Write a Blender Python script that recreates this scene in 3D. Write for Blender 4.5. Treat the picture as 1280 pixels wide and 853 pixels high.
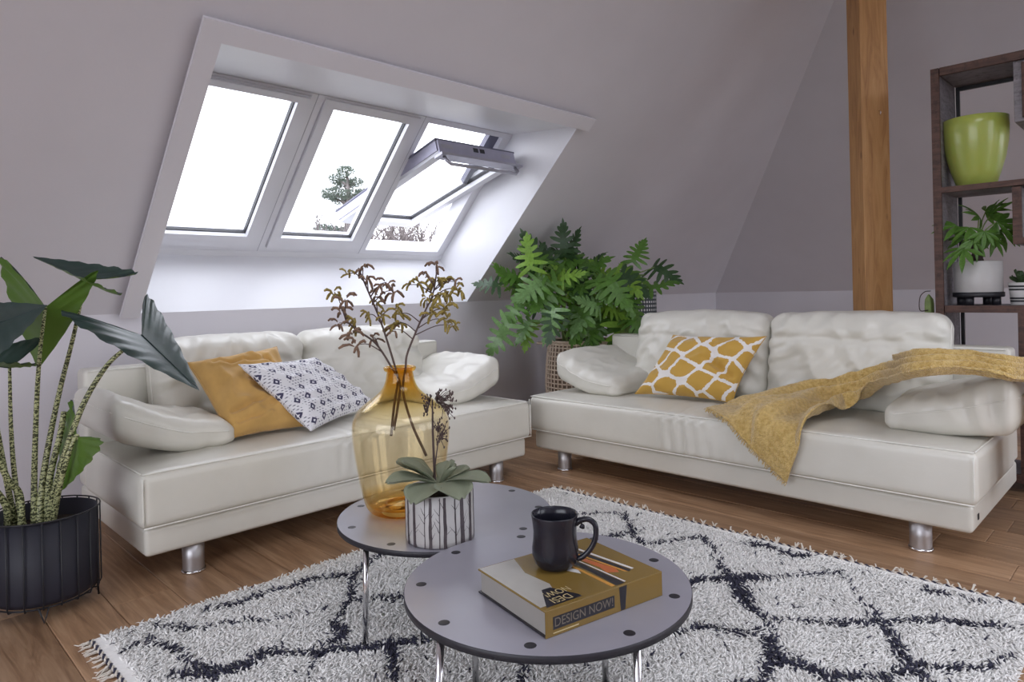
import bpy, bmesh, math, random
import numpy as np
from mathutils import Vector, Matrix, noise as mnoise

for o in list(bpy.data.objects):
    bpy.data.objects.remove(o, do_unlink=True)
SC = bpy.context.scene
COL = SC.collection
rnd = random.Random(7)
nrg = np.random.default_rng(11)
PI = math.pi
Q = math.sqrt(.5)

# ------------------------------------------------------------------ camera, sky, exposure
EYE = 1.05
FPX = 848.0
ROLL = math.atan(.0226)
cam_d = bpy.data.cameras.new('camera')
cam = bpy.data.objects.new('camera', cam_d)
COL.objects.link(cam)
cam_d.sensor_width = 36
cam_d.lens = 36 * FPX / 1280
cam_d.shift_y = -62.5 / 1280
cam_d.clip_start = .05
cam_d.clip_end = 300
fw = Vector((Q, Q, 0)); rt = Vector((Q, -Q, 0)); up = Vector((0, 0, 1))
rt2 = rt * math.cos(ROLL) - up * math.sin(ROLL)
up2 = up * math.cos(ROLL) + rt * math.sin(ROLL)
M = Matrix((rt2, up2, -fw)).transposed().to_4x4()
M.translation = Vector((0, 0, EYE))
cam.matrix_world = M
SC.camera = cam

world = bpy.data.worlds.new('sky')
SC.world = world
world.use_nodes = True
bg = world.node_tree.nodes['Background']
bg.inputs[0].default_value = (.89, .905, 1.0, 1)
bg.inputs[1].default_value = 4.1

SC.view_settings.view_transform = 'Standard'
SC.view_settings.look = 'None'
SC.view_settings.gamma = 1
SC.view_settings.use_curve_mapping = False
SC.view_settings.exposure = 0.34


def portal(name, loc, normal, sx, sy):
    """sampling portal that sits in a window opening (the sky itself is the light)"""
    l = bpy.data.lights.new(name, 'AREA')
    l.shape = 'RECTANGLE'; l.size = sx; l.size_y = sy
    l.cycles.is_portal = True
    o = bpy.data.objects.new(name, l); COL.objects.link(o)
    o.location = loc
    n = Vector(normal)
    o.rotation_euler = n.to_track_quat('-Z', 'Y').to_euler()
    return o


portal('skylight_portal', (2.17, 3.80, 1.85), (0, -Q, -Q), 2.3, 1.3)
portal('added_rear_window_portal', (2.5, -2.28, 1.55), (0, 1, 0), 1.4, 2.3)  # this portal and those after it serve unseen openings added for fill light
portal('added_rear_window_portal', (5.25, -2.28, 1.55), (0, 1, 0), 2.9, 2.3)
portal('added_roof_light_portal', (1.3, -.4, 3.36), (0, 0, -1), 2.4, 1.4)
portal('added_side_window_portal', (-2.28, .55, 1.55), (1, 0, 0), 3.5, 2.3)


def at(px, py, d):
    """world point seen at photo pixel (px,py) at depth d metres in front of the viewpoint"""
    dx, dy = px - 640, py - 364
    c, s = math.cos(ROLL), math.sin(ROLL)
    l = (dx * c - dy * s) / FPX * d
    dn = (dx * s + dy * c) / FPX * d
    return Vector(((d + l) * Q, (d - l) * Q, EYE - dn))


# ------------------------------------------------------------------ materials
class NT:
    def __init__(self, name):
        self.m = bpy.data.materials.new(name)
        self.m.use_nodes = True
        self.t = self.m.node_tree
        self.n = self.t.nodes
        self.p = self.n['Principled BSDF']
        self.out = self.n['Material Output']

    def add(self, typ, **kw):
        nd = self.n.new(typ)
        for k, v in kw.items():
            setattr(nd, k, v)
        return nd

    def link(self, a, b):
        self.t.links.new(a, b)

    def val(self, sock, v):
        if hasattr(v, 'is_output'):
            self.link(v, sock)
        else:
            sock.default_value = v

    def math(self, op, a, b=None, c=None):
        nd = self.add('ShaderNodeMath', operation=op)
        self.val(nd.inputs[0], a)
        if b is not None: self.val(nd.inputs[1], b)
        if c is not None: self.val(nd.inputs[2], c)
        return nd.outputs[0]

    def coord(self, kind='Object', scale=None, rot=None):
        tc = self.add('ShaderNodeTexCoord')
        o = tc.outputs[kind]
        if scale is not None or rot is not None:
            mp = self.add('ShaderNodeMapping')
            if scale is not None: mp.inputs['Scale'].default_value = scale
            if rot is not None: mp.inputs['Rotation'].default_value = rot
            self.link(o, mp.inputs[0]); o = mp.outputs[0]
        return o

    def noise(self, vec, scale, detail=3, rough=.55, dist=0):
        nd = self.add('ShaderNodeTexNoise')
        self.link(vec, nd.inputs['Vector'])
        nd.inputs['Scale'].default_value = scale
        nd.inputs['Detail'].default_value = detail
        nd.inputs['Roughness'].default_value = rough
        nd.inputs['Distortion'].default_value = dist
        return nd.outputs['Fac']

    def ramp(self, fac, stops):
        nd = self.add('ShaderNodeValToRGB')
        el = nd.color_ramp.elements
        while len(el) < len(stops): el.new(.5)
        for e, (p, c) in zip(el, stops):
            e.position = p; e.color = (*c, 1)
        self.link(fac, nd.inputs[0])
        return nd.outputs[0]

    def mix(self, fac, a, b):
        nd = self.add('ShaderNodeMix', data_type='RGBA')
        self.val(nd.inputs[0], fac)
        for i, v in ((6, a), (7, b)):
            if hasattr(v, 'is_output'): self.link(v, nd.inputs[i])
            else: nd.inputs[i].default_value = (*v, 1)
        return nd.outputs[2]

    def bump(self, h, strength=.3, dist=.01, prev=None):
        nd = self.add('ShaderNodeBump')
        nd.inputs['Strength'].default_value = strength
        nd.inputs['Distance'].default_value = dist
        self.link(h, nd.inputs['Height'])
        if prev is not None: self.link(prev, nd.inputs['Normal'])
        return nd.outputs[0]

    def color(self, c):
        if hasattr(c, 'is_output'): self.link(c, self.p.inputs['Base Color'])
        else: self.p.inputs['Base Color'].default_value = (*c, 1)

    def set(self, **kw):
        names = dict(rough='Roughness', metal='Metallic', spec='Specular IOR Level', coat='Coat Weight',
                     coat_rough='Coat Roughness', sheen='Sheen Weight', trans='Transmission Weight', ior='IOR',
                     sss='Subsurface Weight')
        for k, v in kw.items():
            s = self.p.inputs[names[k]]
            self.val(s, v)

    def normal(self, n):
        self.link(n, self.p.inputs['Normal'])


def simple(name, c, rough=.5, metal=0, var=.08, scale=20, bump=0, bscale=200, bdist=.002, **kw):
    t = NT(name)
    co = t.coord()
    n = t.noise(co, scale)
    lo = tuple(max(0, x * (1 - var)) for x in c); hi = tuple(min(1, x * (1 + var)) for x in c)
    t.color(t.ramp(n, [(.3, lo), (.7, hi)]))
    t.set(rough=rough, metal=metal, **kw)
    if bump:
        t.normal(t.bump(t.noise(co, bscale), bump, bdist))
    return t.m


MT = {}
MT['wall'] = simple('wall_paint', (.69, .665, .70), .85, var=.02, scale=3, bump=.15, bscale=120)
MT['reveal'] = simple('reveal_white', (.78, .78, .81), .35, var=.015, scale=3)
MT['winwhite'] = simple('window_white_lacquer', (.74, .74, .78), .35, var=.02, scale=6)
MT['clad'] = simple('window_outer_cladding', (.12, .12, .17), .45, var=.06, scale=9)
MT['railcap'] = simple('window_rail_cover', (.40, .39, .49), .4, metal=.3, var=.05)
MT['gasket'] = simple('window_gasket', (.03, .03, .035), .6)
MT['alu'] = simple('brushed_grey_metal', (.42, .41, .46), .35, metal=.6, var=.05)
MT['frameboard'] = simple('frame_board_paint', (.74, .72, .76), .6, var=.015, scale=3)
MT['board'] = simple('white_baseboard', (.62, .60, .60), .5, var=.03)
MT['ground'] = simple('outside_ground', (.20, .20, .19), .9, var=.3, scale=.3)


def leather():
    t = NT('off_white_leather')
    co = t.coord()
    n = t.noise(co, 3.0, 4)
    t.color(t.ramp(n, [(.3, (.66, .64, .57)), (.7, (.74, .72, .65))]))
    n2 = t.noise(co, 9, 3, .5, .6)
    v = t.add('ShaderNodeTexVoronoi'); t.link(co, v.inputs['Vector']); v.inputs['Scale'].default_value = 350
    b = t.bump(n2, .16, .012)
    b = t.bump(v.outputs['Distance'], .10, .0012, b)
    t.normal(b)
    t.set(rough=t.math('MULTIPLY_ADD', n, .12, .27), spec=.5)
    return t.m


MT['leather'] = leather()
MT['piping'] = simple('leather_piping', (.80, .785, .72), .5)
MT['stitch'] = simple('pale_stitch_thread', (.78, .77, .72), .8)
MT['chrome'] = simple('chrome', (.72, .72, .74), .16, metal=1, var=.02)
MT['steel'] = simple('satin_steel', (.55, .54, .55), .46, metal=1, var=.04)
MT['black_tag'] = simple('black_tag', (.015, .015, .017), .5)


def plank_mat():
    t = NT('oak_floor_plank')
    tc = t.add('ShaderNodeTexCoord')
    oi = t.add('ShaderNodeObjectInfo')
    add = t.add('ShaderNodeVectorMath', operation='MULTIPLY_ADD')
    t.link(oi.outputs['Random'], add.inputs[0])
    add.inputs[1].default_value = (31, 47, 13)
    t.link(tc.outputs['Object'], add.inputs[2])
    mp = t.add('ShaderNodeMapping'); mp.inputs['Scale'].default_value = (14, 1.1, 8)
    t.link(add.outputs[0], mp.inputs[0])
    g = t.noise(mp.outputs[0], 2.2, 6, .62, 1.1)
    mp2 = t.add('ShaderNodeMapping'); mp2.inputs['Scale'].default_value = (60, 2.2, 20)
    t.link(add.outputs[0], mp2.inputs[0])
    g2 = t.noise(mp2.outputs[0], 3, 4, .6)
    base = t.ramp(g, [(.28, (.19, .10, .052)), (.5, (.40, .24, .135)), (.72, (.57, .375, .23))])
    base = t.mix(t.math('MULTIPLY', g2, .45), base, (.26, .15, .085))
    # knots and dark checks
    v = t.add('ShaderNodeTexVoronoi'); mp3 = t.add('ShaderNodeMapping'); mp3.inputs['Scale'].default_value = (5, 1.6, 3)
    t.link(add.outputs[0], mp3.inputs[0]); t.link(mp3.outputs[0], v.inputs['Vector']); v.inputs['Scale'].default_value = 1.3
    k = t.ramp(v.outputs['Distance'], [(.02, (1, 1, 1)), (.07, (0, 0, 0))])
    base = t.mix(t.math('MULTIPLY', k, .75), base, (.075, .035, .018))
    hsv = t.add('ShaderNodeHueSaturation')
    t.link(base, hsv.inputs['Color'])
    t.link(t.math('MULTIPLY_ADD', oi.outputs['Random'], .42, .78), hsv.inputs['Value'])
    t.color(hsv.outputs[0])
    t.set(rough=t.math('MULTIPLY_ADD', g, .2, .33), spec=.4)
    t.normal(t.bump(g2, .12, .002))
    return t.m


MT['plank'] = plank_mat()
MT['subfloor'] = simple('dark_floor_joint', (.05, .03, .02), .9)


def post_mat():
    t = NT('pine_post_wood')
    co = t.coord(scale=(9, 9, .9))
    g = t.noise(co, 2.4, 6, .6, 1.4)
    base = t.ramp(g, [(.25, (.30, .135, .045)), (.5, (.46, .235, .085)), (.8, (.58, .33, .14))])
    v = t.add('ShaderNodeTexVoronoi'); t.link(t.coord(scale=(7, 7, 2.6)), v.inputs['Vector']); v.inputs['Scale'].default_value = 1.4
    k = t.ramp(v.outputs['Distance'], [(.05, (1, 1, 1)), (.12, (0, 0, 0))])
    base = t.mix(t.math('MULTIPLY', k, .7), base, (.14, .05, .018))
    t.color(base); t.set(rough=.5)
    t.normal(t.bump(g, .1, .004))
    return t.m


MT['post'] = post_mat()


def shelf_mat(name, lo, mid, hi):
    t = NT(name)
    co = t.coord(scale=(3, 3, 3))
    g = t.noise(t.coord(scale=(6, 3, 25)), 2.0, 5, .65, .8)
    s = t.noise(co, 9, 4, .7)
    base = t.ramp(g, [(.25, lo), (.5, mid), (.8, hi)])
    base = t.mix(t.ramp(s, [(.52, (0, 0, 0)), (.66, (.55, .55, .55))]), base, tuple(x * .45 for x in lo))
    t.color(base); t.set(rough=.6)
    t.normal(t.bump(g, .2, .003))
    return t.m


MT['shelf'] = shelf_mat('reclaimed_shelf_wood', (.035, .016, .012), (.085, .040, .028), (.14, .072, .052))
MT['shelf_in'] = shelf_mat('shelf_inner_grey_wood', (.13, .115, .125), (.22, .20, .215), (.32, .30, .32))
MT['black'] = simple('black_powder_coat', (.012, .012, .016), .45, var=.1)
MT['potblack'] = simple('black_zinc_pot', (.012, .012, .022), .58, var=.25, scale=3)
MT['soil'] = simple('dark_soil', (.035, .022, .014), .95, var=.5, scale=60, bump=.8, bscale=90, bdist=.01)


def glass_pane():
    t = NT('window_glass')
    fr = t.add('ShaderNodeLayerWeight'); fr.inputs['Blend'].default_value = .5
    fac = t.math('MULTIPLY_ADD', t.math('POWER', fr.outputs['Facing'], 5.0), .7, .03)
    tr = t.add('ShaderNodeBsdfTransparent'); tr.inputs[0].default_value = (.96, .97, .97, 1)
    gl = t.add('ShaderNodeBsdfGlossy'); gl.inputs['Roughness'].default_value = .01
    mx = t.add('ShaderNodeMixShader')
    t.link(fac, mx.inputs[0]); t.link(tr.outputs[0], mx.inputs[1]); t.link(gl.outputs[0], mx.inputs[2])
    t.link(mx.outputs[0], t.out.inputs['Surface'])
    return t.m


MT['glass'] = glass_pane()


def amber():
    t = NT('amber_glass')
    sep = t.add('ShaderNodeSeparateXYZ'); t.link(t.coord(), sep.inputs[0])
    z = sep.outputs[2]
    # glass thickness: thick at foot and neck, thin at the blown body
    col = t.ramp(t.math('DIVIDE', z, .48), [(0.0, (.80, .50, .10)), (.05, (.93, .74, .38)), (.15, (.965, .92, .81)), (.66, (.975, .945, .865)),
                                            (.76, (.96, .875, .66)), (.88, (.945, .79, .44)), (1.0, (.91, .70, .32))])
    nz = t.noise(t.coord(), 14, 3)
    fr = t.add('ShaderNodeLayerWeight'); fr.inputs['Blend'].default_value = .5
    fac = t.math('MULTIPLY_ADD', t.math('POWER', fr.outputs['Facing'], 4.0), .55, .03)
    tr = t.add('ShaderNodeBsdfTransparent'); t.link(col, tr.inputs[0])
    gl = t.add('ShaderNodeBsdfGlossy'); gl.inputs['Roughness'].default_value = .03
    gl.inputs[0].default_value = (1, .93, .8, 1)
    b = t.bump(nz, .15, .006); t.link(b, gl.inputs['Normal']); t.link(b, fr.inputs['Normal'])
    mx = t.add('ShaderNodeMixShader')
    t.link(fac, mx.inputs[0]); t.link(tr.outputs[0], mx.inputs[1]); t.link(gl.outputs[0], mx.inputs[2])
    t.link(mx.outputs[0], t.out.inputs['Surface'])
    return t.m


MT['amber'] = amber()
MT['amber_base'] = None


def leafmat(name, top, under, rough=.38, vein=.0):
    t = NT(name)
    geo = t.add('ShaderNodeNewGeometry')
    n = t.noise(t.coord(), 12, 3)
    a = t.ramp(n, [(.3, tuple(x * .75 for x in top)), (.7, tuple(x * 1.2 for x in top))])
    c = t.mix(geo.outputs['Backfacing'], a, under)
    t.color(c); t.set(rough=rough, spec=.45)
    tl = t.add('ShaderNodeBsdfTranslucent'); t.link(t.mix(.5, c, under), tl.inputs[0])
    mx = t.add('ShaderNodeMixShader'); mx.inputs[0].default_value = .28
    t.link(t.p.outputs[0], mx.inputs[1]); t.link(tl.outputs[0], mx.inputs[2])
    t.link(mx.outputs[0], t.out.inputs['Surface'])
    w = t.noise(t.coord(scale=(1, 1, 1)), 40, 2)
    t.normal(t.bump(w, .12, .004))
    return t.m


MT['alo'] = leafmat('alocasia_leaf', (.036, .060, .062), (.10, .19, .03), .30)
MT['phil_a'] = leafmat('philodendron_leaf_dark', (.045, .095, .038), (.11, .21, .05), .35)
MT['phil_b'] = leafmat('philodendron_leaf_mid', (.11, .24, .042), (.20, .36, .06), .32)
MT['phil_c'] = leafmat('philodendron_leaf_fresh', (.22, .40, .05), (.30, .48, .07), .4)
MT['phil_d'] = leafmat('philodendron_leaf_glossy', (.20, .35, .13), (.20, .36, .08), .2)
MT['pach'] = leafmat('money_tree_leaf', (.10, .22, .035), (.18, .32, .06), .32)
MT['stemgreen'] = simple('green_stem', (.22, .30, .09), .5, var=.2)
MT['twig'] = simple('brown_twig', (.085, .055, .05), .7, var=.2)
MT['bark'] = simple('bark', (.15, .13, .125), .9, var=.3, scale=6)
MT['needles'] = simple('pine_needles', (.16, .20, .16), .8, var=.35, scale=4)
MT['dry_stem'] = simple('dry_flower_stem', (.10, .065, .055), .7, var=.2)
MT['bud'] = simple('olive_flower_bud', (.30, .225, .05), .65, var=.45, scale=70)
MT['bud2'] = simple('russet_flower_bud', (.20, .12, .075), .7, var=.4, scale=70)
MT['wet_stem'] = simple('green_cut_stem', (.13, .10, .025), .5, var=.2)


def zebra():
    t = NT('zebra_striped_petiole')
    co = t.coord()
    w = t.add('ShaderNodeTexWave', wave_type='BANDS', bands_direction='Z')
    t.link(co, w.inputs['Vector'])
    w.inputs['Scale'].default_value = 22; w.inputs['Distortion'].default_value = 9
    w.inputs['Detail'].default_value = 2; w.inputs['Detail Scale'].default_value = 4
    t.color(t.ramp(w.outputs['Fac'], [(.38, (.045, .05, .018)), (.55, (.36, .38, .17)), (.8, (.46, .47, .25))]))
    t.set(rough=.45)
    return t.m


MT['zebra'] = zebra()


def tabletop():
    t = NT('grey_laminate_tabletop')
    n = t.noise(t.coord(), 6, 2)
    t.color(t.ramp(n, [(.3, (.30, .29, .335)), (.7, (.325, .315, .36))]))
    t.set(rough=.30, spec=.5)
    return t.m


MT['table'] = tabletop()
MT['tedge'] = simple('dark_tabletop_edge', (.018, .017, .024), .5)
MT['mug'] = simple('black_glazed_ceramic', (.014, .014, .022), .22, var=.15, scale=8)
MT['gold'] = simple('book_ochre_cover', (.215, .135, .032), .26, var=.06, scale=5)
MT['page'] = simple('book_pages', (.31, .29, .265), .8, var=.05, scale=5, bump=.3, bscale=400)
MT['cream'] = simple('book_pale_print', (.40, .38, .345), .3, var=.05)
MT['ink'] = simple('book_dark_print', (.018, .016, .022), .3)
MT['goldtext'] = simple('gold_lettering', (.55, .44, .22), .35)
MT['spinetext'] = simple('spine_grey_lettering', (.20, .17, .13), .4)
MT['orange'] = simple('book_orange_print', (.52, .13, .035), .3)
MT['amberp'] = simple('book_amber_print', (.60, .28, .045), .3)
MT['whitep'] = simple('book_white_print', (.70, .68, .66), .3)
MT['cerwhite'] = simple('white_ceramic', (.50, .485, .475), .4, var=.03)
MT['print'] = simple('birch_print', (.075, .06, .066), .45, var=.25, scale=60)
MT['suc'] = leafmat('grey_green_succulent', (.42, .43, .355), (.30, .33, .23), .7)
MT['suc_tip'] = simple('lilac_succulent_edge', (.35, .34, .37), .6)
MT['sucdark'] = leafmat('dark_succulent', (.05, .10, .035), (.07, .12, .05), .5)
MT['lime'] = None


def lime():
    t = NT('lime_green_glass')
    sep = t.add('ShaderNodeSeparateXYZ'); t.link(t.coord(), sep.inputs[0])
    t.color(t.ramp(t.noise(t.coord(scale=(1, 1, .4)), 5, 2), [(.3, (.34, .395, .075)), (.7, (.43, .48, .11))]))
    t.set(rough=.3, coat=.3, sss=.15)
    return t.m


MT['lime'] = lime()


def weave():
    t = NT('woven_rattan')
    co = t.coord()
    n = t.noise(co, 60, 3)
    t.color(t.ramp(n, [(.3, (.56, .43, .33)), (.7, (.76, .63, .51))]))
    t.set(rough=.7)
    return t.m


MT['rattan'] = weave()
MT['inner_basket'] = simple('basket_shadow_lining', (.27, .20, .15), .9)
MT['rugwhite'] = simple('cream_wool_yarn', (.93, .915, .89), .9, var=.07, scale=40)
MT['rugdark'] = simple('navy_wool_yarn', (.040, .040, .068), .9, var=.3, scale=40)
MT['rugback'] = simple('rug_backing', (.80, .79, .77), .95)
MT['tassel'] = simple('cream_tassel', (.72, .66, .58), .9, var=.1)


def cloth(name, c, var=.12, scale=9, wv=500, **kw):
    t = NT(name)
    co = t.coord()
    n = t.noise(co, scale, 3)
    t.color(t.ramp(n, [(.3, tuple(x * (1 - var) for x in c)), (.7, tuple(min(1, x * (1 + var)) for x in c))]))
    t.set(rough=.85, sheen=.25, **kw)
    t.normal(t.bump(t.noise(co, wv, 2), .25, .0015))
    return t.m


MT['mustard'] = cloth('mustard_cotton', (.55, .325, .095))


def throwmat():
    t = NT('mustard_boucle_wool')
    co = t.coord()
    v = t.add('ShaderNodeTexVoronoi'); t.link(co, v.inputs['Vector']); v.inputs['Scale'].default_value = 170
    n = t.noise(co, 60, 3)
    t.color(t.ramp(n, [(.3, (.48, .30, .075)), (.7, (.72, .52, .20))]))
    t.set(rough=.95, sheen=.4)
    t.normal(t.bump(v.outputs['Distance'], .9, .005))
    return t.m


MT['throw'] = throwmat()


def giraffe():
    t = NT('mustard_giraffe_print')
    uv = t.coord('UV')
    wob = t.add('ShaderNodeTexNoise'); t.link(uv, wob.inputs['Vector']); wob.inputs['Scale'].default_value = 26
    ma = t.add('ShaderNodeVectorMath', operation='MULTIPLY_ADD')
    t.link(wob.outputs['Color'], ma.inputs[0]); ma.inputs[1].default_value = (.035, .035, 0); t.link(uv, ma.inputs[2])
    mp = t.add('ShaderNodeMapping'); mp.inputs['Scale'].default_value = (4.6, 3.7, 1); mp.inputs['Rotation'].default_value = (0, 0, .45)
    t.link(ma.outputs[0], mp.inputs[0])
    v = t.add('ShaderNodeTexVoronoi', feature='DISTANCE_TO_EDGE'); v.voronoi_dimensions = '2D'
    t.link(mp.outputs[0], v.inputs['Vector']); v.inputs['Scale'].default_value = 1.0; v.inputs['Randomness'].default_value = .45
    v1 = t.add('ShaderNodeTexVoronoi'); v1.voronoi_dimensions = '2D'
    t.link(mp.outputs[0], v1.inputs['Vector']); v1.inputs['Scale'].default_value = 1.0; v1.inputs['Randomness'].default_value = .45
    inside = t.math('MULTIPLY', t.math('GREATER_THAN', v.outputs['Distance'], .078), t.math('LESS_THAN', v1.outputs['Distance'], .56))
    t.color(t.mix(inside, (.80, .77, .74), (.54, .32, .055)))
    t.set(rough=.8, sheen=.2)
    return t.m


MT['giraffe'] = giraffe()


def ikat():
    t = NT('indigo_white_ikat_print')
    uv = t.coord('UV')
    sep = t.add('ShaderNodeSeparateXYZ'); t.link(uv, sep.inputs[0])
    x = t.math('MULTIPLY', sep.outputs[0], 8.0); y = t.math('MULTIPLY', sep.outputs[1], 7.0)
    row = t.math('FLOOR', y)
    x2 = t.math('ADD', x, t.math('MULTIPLY', t.math('MODULO', row, 2.0), .5))
    fx = t.math('ABSOLUTE', t.math('SUBTRACT', t.math('FRACT', x2), .5))
    fy = t.math('ABSOLUTE', t.math('SUBTRACT', t.math('FRACT', y), .5))
    d = t.math('ADD', t.math('MULTIPLY', fx, 1.25), fy)
    ring = t.math('MULTIPLY', t.math('GREATER_THAN', d, .11), t.math('LESS_THAN', d, .31))
    # little dashes between the motifs
    dash = t.math('MULTIPLY', t.math('GREATER_THAN', t.math('SINE', t.math('MULTIPLY', y, 31.0)), .35),
                  t.math('GREATER_THAN', t.math('SINE', t.math('ADD', t.math('MULTIPLY', x, 24.0), t.math('MULTIPLY', y, 15.5))), .1))
    far = t.math('GREATER_THAN', d, .36)
    nz = t.math('GREATER_THAN', t.noise(uv, 11, 2), .47)
    dash = t.math('MULTIPLY', t.math('MULTIPLY', dash, far), nz)
    c = t.mix(ring, (.80, .79, .81), (.055, .05, .105))
    c = t.mix(t.math('MULTIPLY', dash, .85), c, (.10, .095, .15))
    t.color(c); t.set(rough=.85, sheen=.2)
    return t.m


MT['ikat'] = ikat()
MT['dots'] = None


def dots():
    t = NT('dark_dotted_ceramic')
    uv = t.coord('UV')
    sep = t.add('ShaderNodeSeparateXYZ'); t.link(uv, sep.inputs[0])
    a = t.math('SUBTRACT', t.math('FRACT', t.math('MULTIPLY', sep.outputs[0], 42)), .5)
    b = t.math('SUBTRACT', t.math('FRACT', t.math('MULTIPLY', sep.outputs[1], 9)), .5)
    r = t.math('SQRT', t.math('ADD', t.math('MULTIPLY', a, a), t.math('MULTIPLY', b, b)))
    t.color(t.mix(t.math('LESS_THAN', r, .3), (.032, .042, .05), (.6, .6, .6)))
    t.set(rough=.5)
    return t.m


MT['dots'] = dots()


# ------------------------------------------------------------------ mesh helpers
def tag(o, label=None, cat=None, group=None, kind=None):
    if label: o['label'] = label
    if cat: o['category'] = cat
    if group: o['group'] = group
    if kind: o['kind'] = kind
    return o


def thing(name, loc, label, cat, group=None, rotz=0, kind=None):
    o = bpy.data.objects.new(name, None)
    o.empty_display_size = .05
    COL.objects.link(o); o.location = loc; o.rotation_euler = (0, 0, rotz)
    return tag(o, label, cat, group, kind)


def origin_of(p):
    v = Vector((0, 0, 0))
    while p is not None:
        v = v + p.location; p = p.parent
    return v


def mesh_from(name, verts, faces, mat, smooth=True, uvs=None, mats=None, midx=None):
    me = bpy.data.meshes.new(name)
    me.from_pydata([tuple(v) for v in verts], [], [tuple(f) for f in faces])
    me.update()
    for m in (mats or [mat]): me.materials.append(m)
    if midx is not None: me.polygons.foreach_set('material_index', midx)
    if smooth: me.polygons.foreach_set('use_smooth', [True] * len(me.polygons))
    if uvs is not None:
        ul = me.uv_layers.new(name='UVMap')
        for lp in me.loops: ul.data[lp.index].uv = uvs[lp.vertex_index]
    return me


def mk(name, verts, faces, mat, parent=None, smooth=True, local=False, **kw):
    """one mesh object; vertices are world coordinates unless local"""
    if parent is not None and not local:
        o0 = origin_of(parent)
        verts = [(v[0] - o0.x, v[1] - o0.y, v[2] - o0.z) for v in verts]
    o = bpy.data.objects.new(name, mesh_from(name, verts, faces, mat, smooth, **kw))
    COL.objects.link(o); o.parent = parent
    return o


def obj(name, me, parent=None, loc=None, mw=None):
    o = bpy.data.objects.new(name, me); COL.objects.link(o); o.parent = parent
    if loc is not None: o.location = loc
    if mw is not None: o.matrix_local = mw
    return o


class MB:
    """collects simple shapes into one part"""
    def __init__(self): self.v = []; self.f = []

    def add(self, v, f):
        n = len(self.v); self.v += [tuple(x) for x in v]; self.f += [tuple(i + n for i in q) for q in f]
        return self

    def box(self, x0, x1, y0, y1, z0, z1, b=0):
        return self.add(*bevbox(x0, x1, y0, y1, z0, z1, b))

    def tube(self, pts, r, n=8, cap=True): return self.add(*tube(pts, r, n, cap))

    def lathe(self, prof, n=32, c=(0, 0, 0)): return self.add(*lathe(prof, n, c))

    def build(self, name, mat, parent=None, **kw): return mk(name, self.v, self.f, mat, parent, **kw)


def bevbox(x0, x1, y0, y1, z0, z1, b=0):
    if b <= 0:
        v = [(x, y, z) for z in (z0, z1) for y in (y0, y1) for x in (x0, x1)]
        return v, [(0, 2, 3, 1), (4, 5, 7, 6), (0, 1, 5, 4), (2, 6, 7, 3), (0, 4, 6, 2), (1, 3, 7, 5)]
    bm = bmesh.new()
    bmesh.ops.create_cube(bm, size=1)
    for vt in bm.verts:
        vt.co = Vector((x0 + (vt.co.x + .5) * (x1 - x0), y0 + (vt.co.y + .5) * (y1 - y0), z0 + (vt.co.z + .5) * (z1 - z0)))
    bmesh.ops.bevel(bm, geom=bm.edges[:], offset=b, segments=2, affect='EDGES', profile=.6)
    bm.verts.index_update()
    v = [tuple(x.co) for x in bm.verts]; f = [tuple(x.index for x in p.verts) for p in bm.faces]
    bm.free()
    return v, f


def tube(pts, r, n=8, cap=True):
    pts = [Vector(p) for p in pts]
    k = len(pts)
    rr = list(r) if hasattr(r, '__len__') else [r] * k
    V = []; Fc = []
    ref = None
    for i, p in enumerate(pts):
        t = (pts[min(i + 1, k - 1)] - pts[max(i - 1, 0)])
        t = t.normalized() if t.length > 1e-9 else Vector((0, 0, 1))
        if ref is None:
            ref = t.orthogonal().normalized()
        else:
            ref = (ref - t * ref.dot(t)); ref = ref.normalized() if ref.length > 1e-6 else t.orthogonal().normalized()
        b = t.cross(ref)
        for j in range(n):
            a = 2 * PI * j / n
            V.append(p + (ref * math.cos(a) + b * math.sin(a)) * rr[i])
    for i in range(k - 1):
        for j in range(n):
            a = i * n + j; b2 = i * n + (j + 1) % n
            Fc.append((a, b2, b2 + n, a + n))
    if cap:
        Fc.append(tuple(range(n - 1, -1, -1))); Fc.append(tuple((k - 1) * n + j for j in range(n)))
    return V, Fc


def lathe(prof, n=32, c=(0, 0, 0)):
    V = []; Fc = []
    for (r, z) in prof:
        for j in range(n):
            a = 2 * PI * j / n
            V.append((c[0] + r * math.cos(a), c[1] + r * math.sin(a), c[2] + z))
    for i in range(len(prof) - 1):
        for j in range(n):
            a = i * n + j; b = i * n + (j + 1) % n
            Fc.append((a, b, b + n, a + n))
    return V, Fc


def crom(pts, m=8):
    """Catmull-Rom through points"""
    P = [Vector(p) for p in pts]
    P = [P[0] * 2 - P[1]] + P + [P[-1] * 2 - P[-2]]
    out = []
    for i in range(1, len(P) - 2):
        for k in range(m):
            t = k / m
            a, b, c, d = P[i - 1], P[i], P[i + 1], P[i + 2]
            out.append(.5 * ((2 * b) + (c - a) * t + (2 * a - 5 * b + 4 * c - d) * t * t + (3 * b - a - 3 * c + d) * t ** 3))
    out.append(P[-2])
    return out


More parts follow.
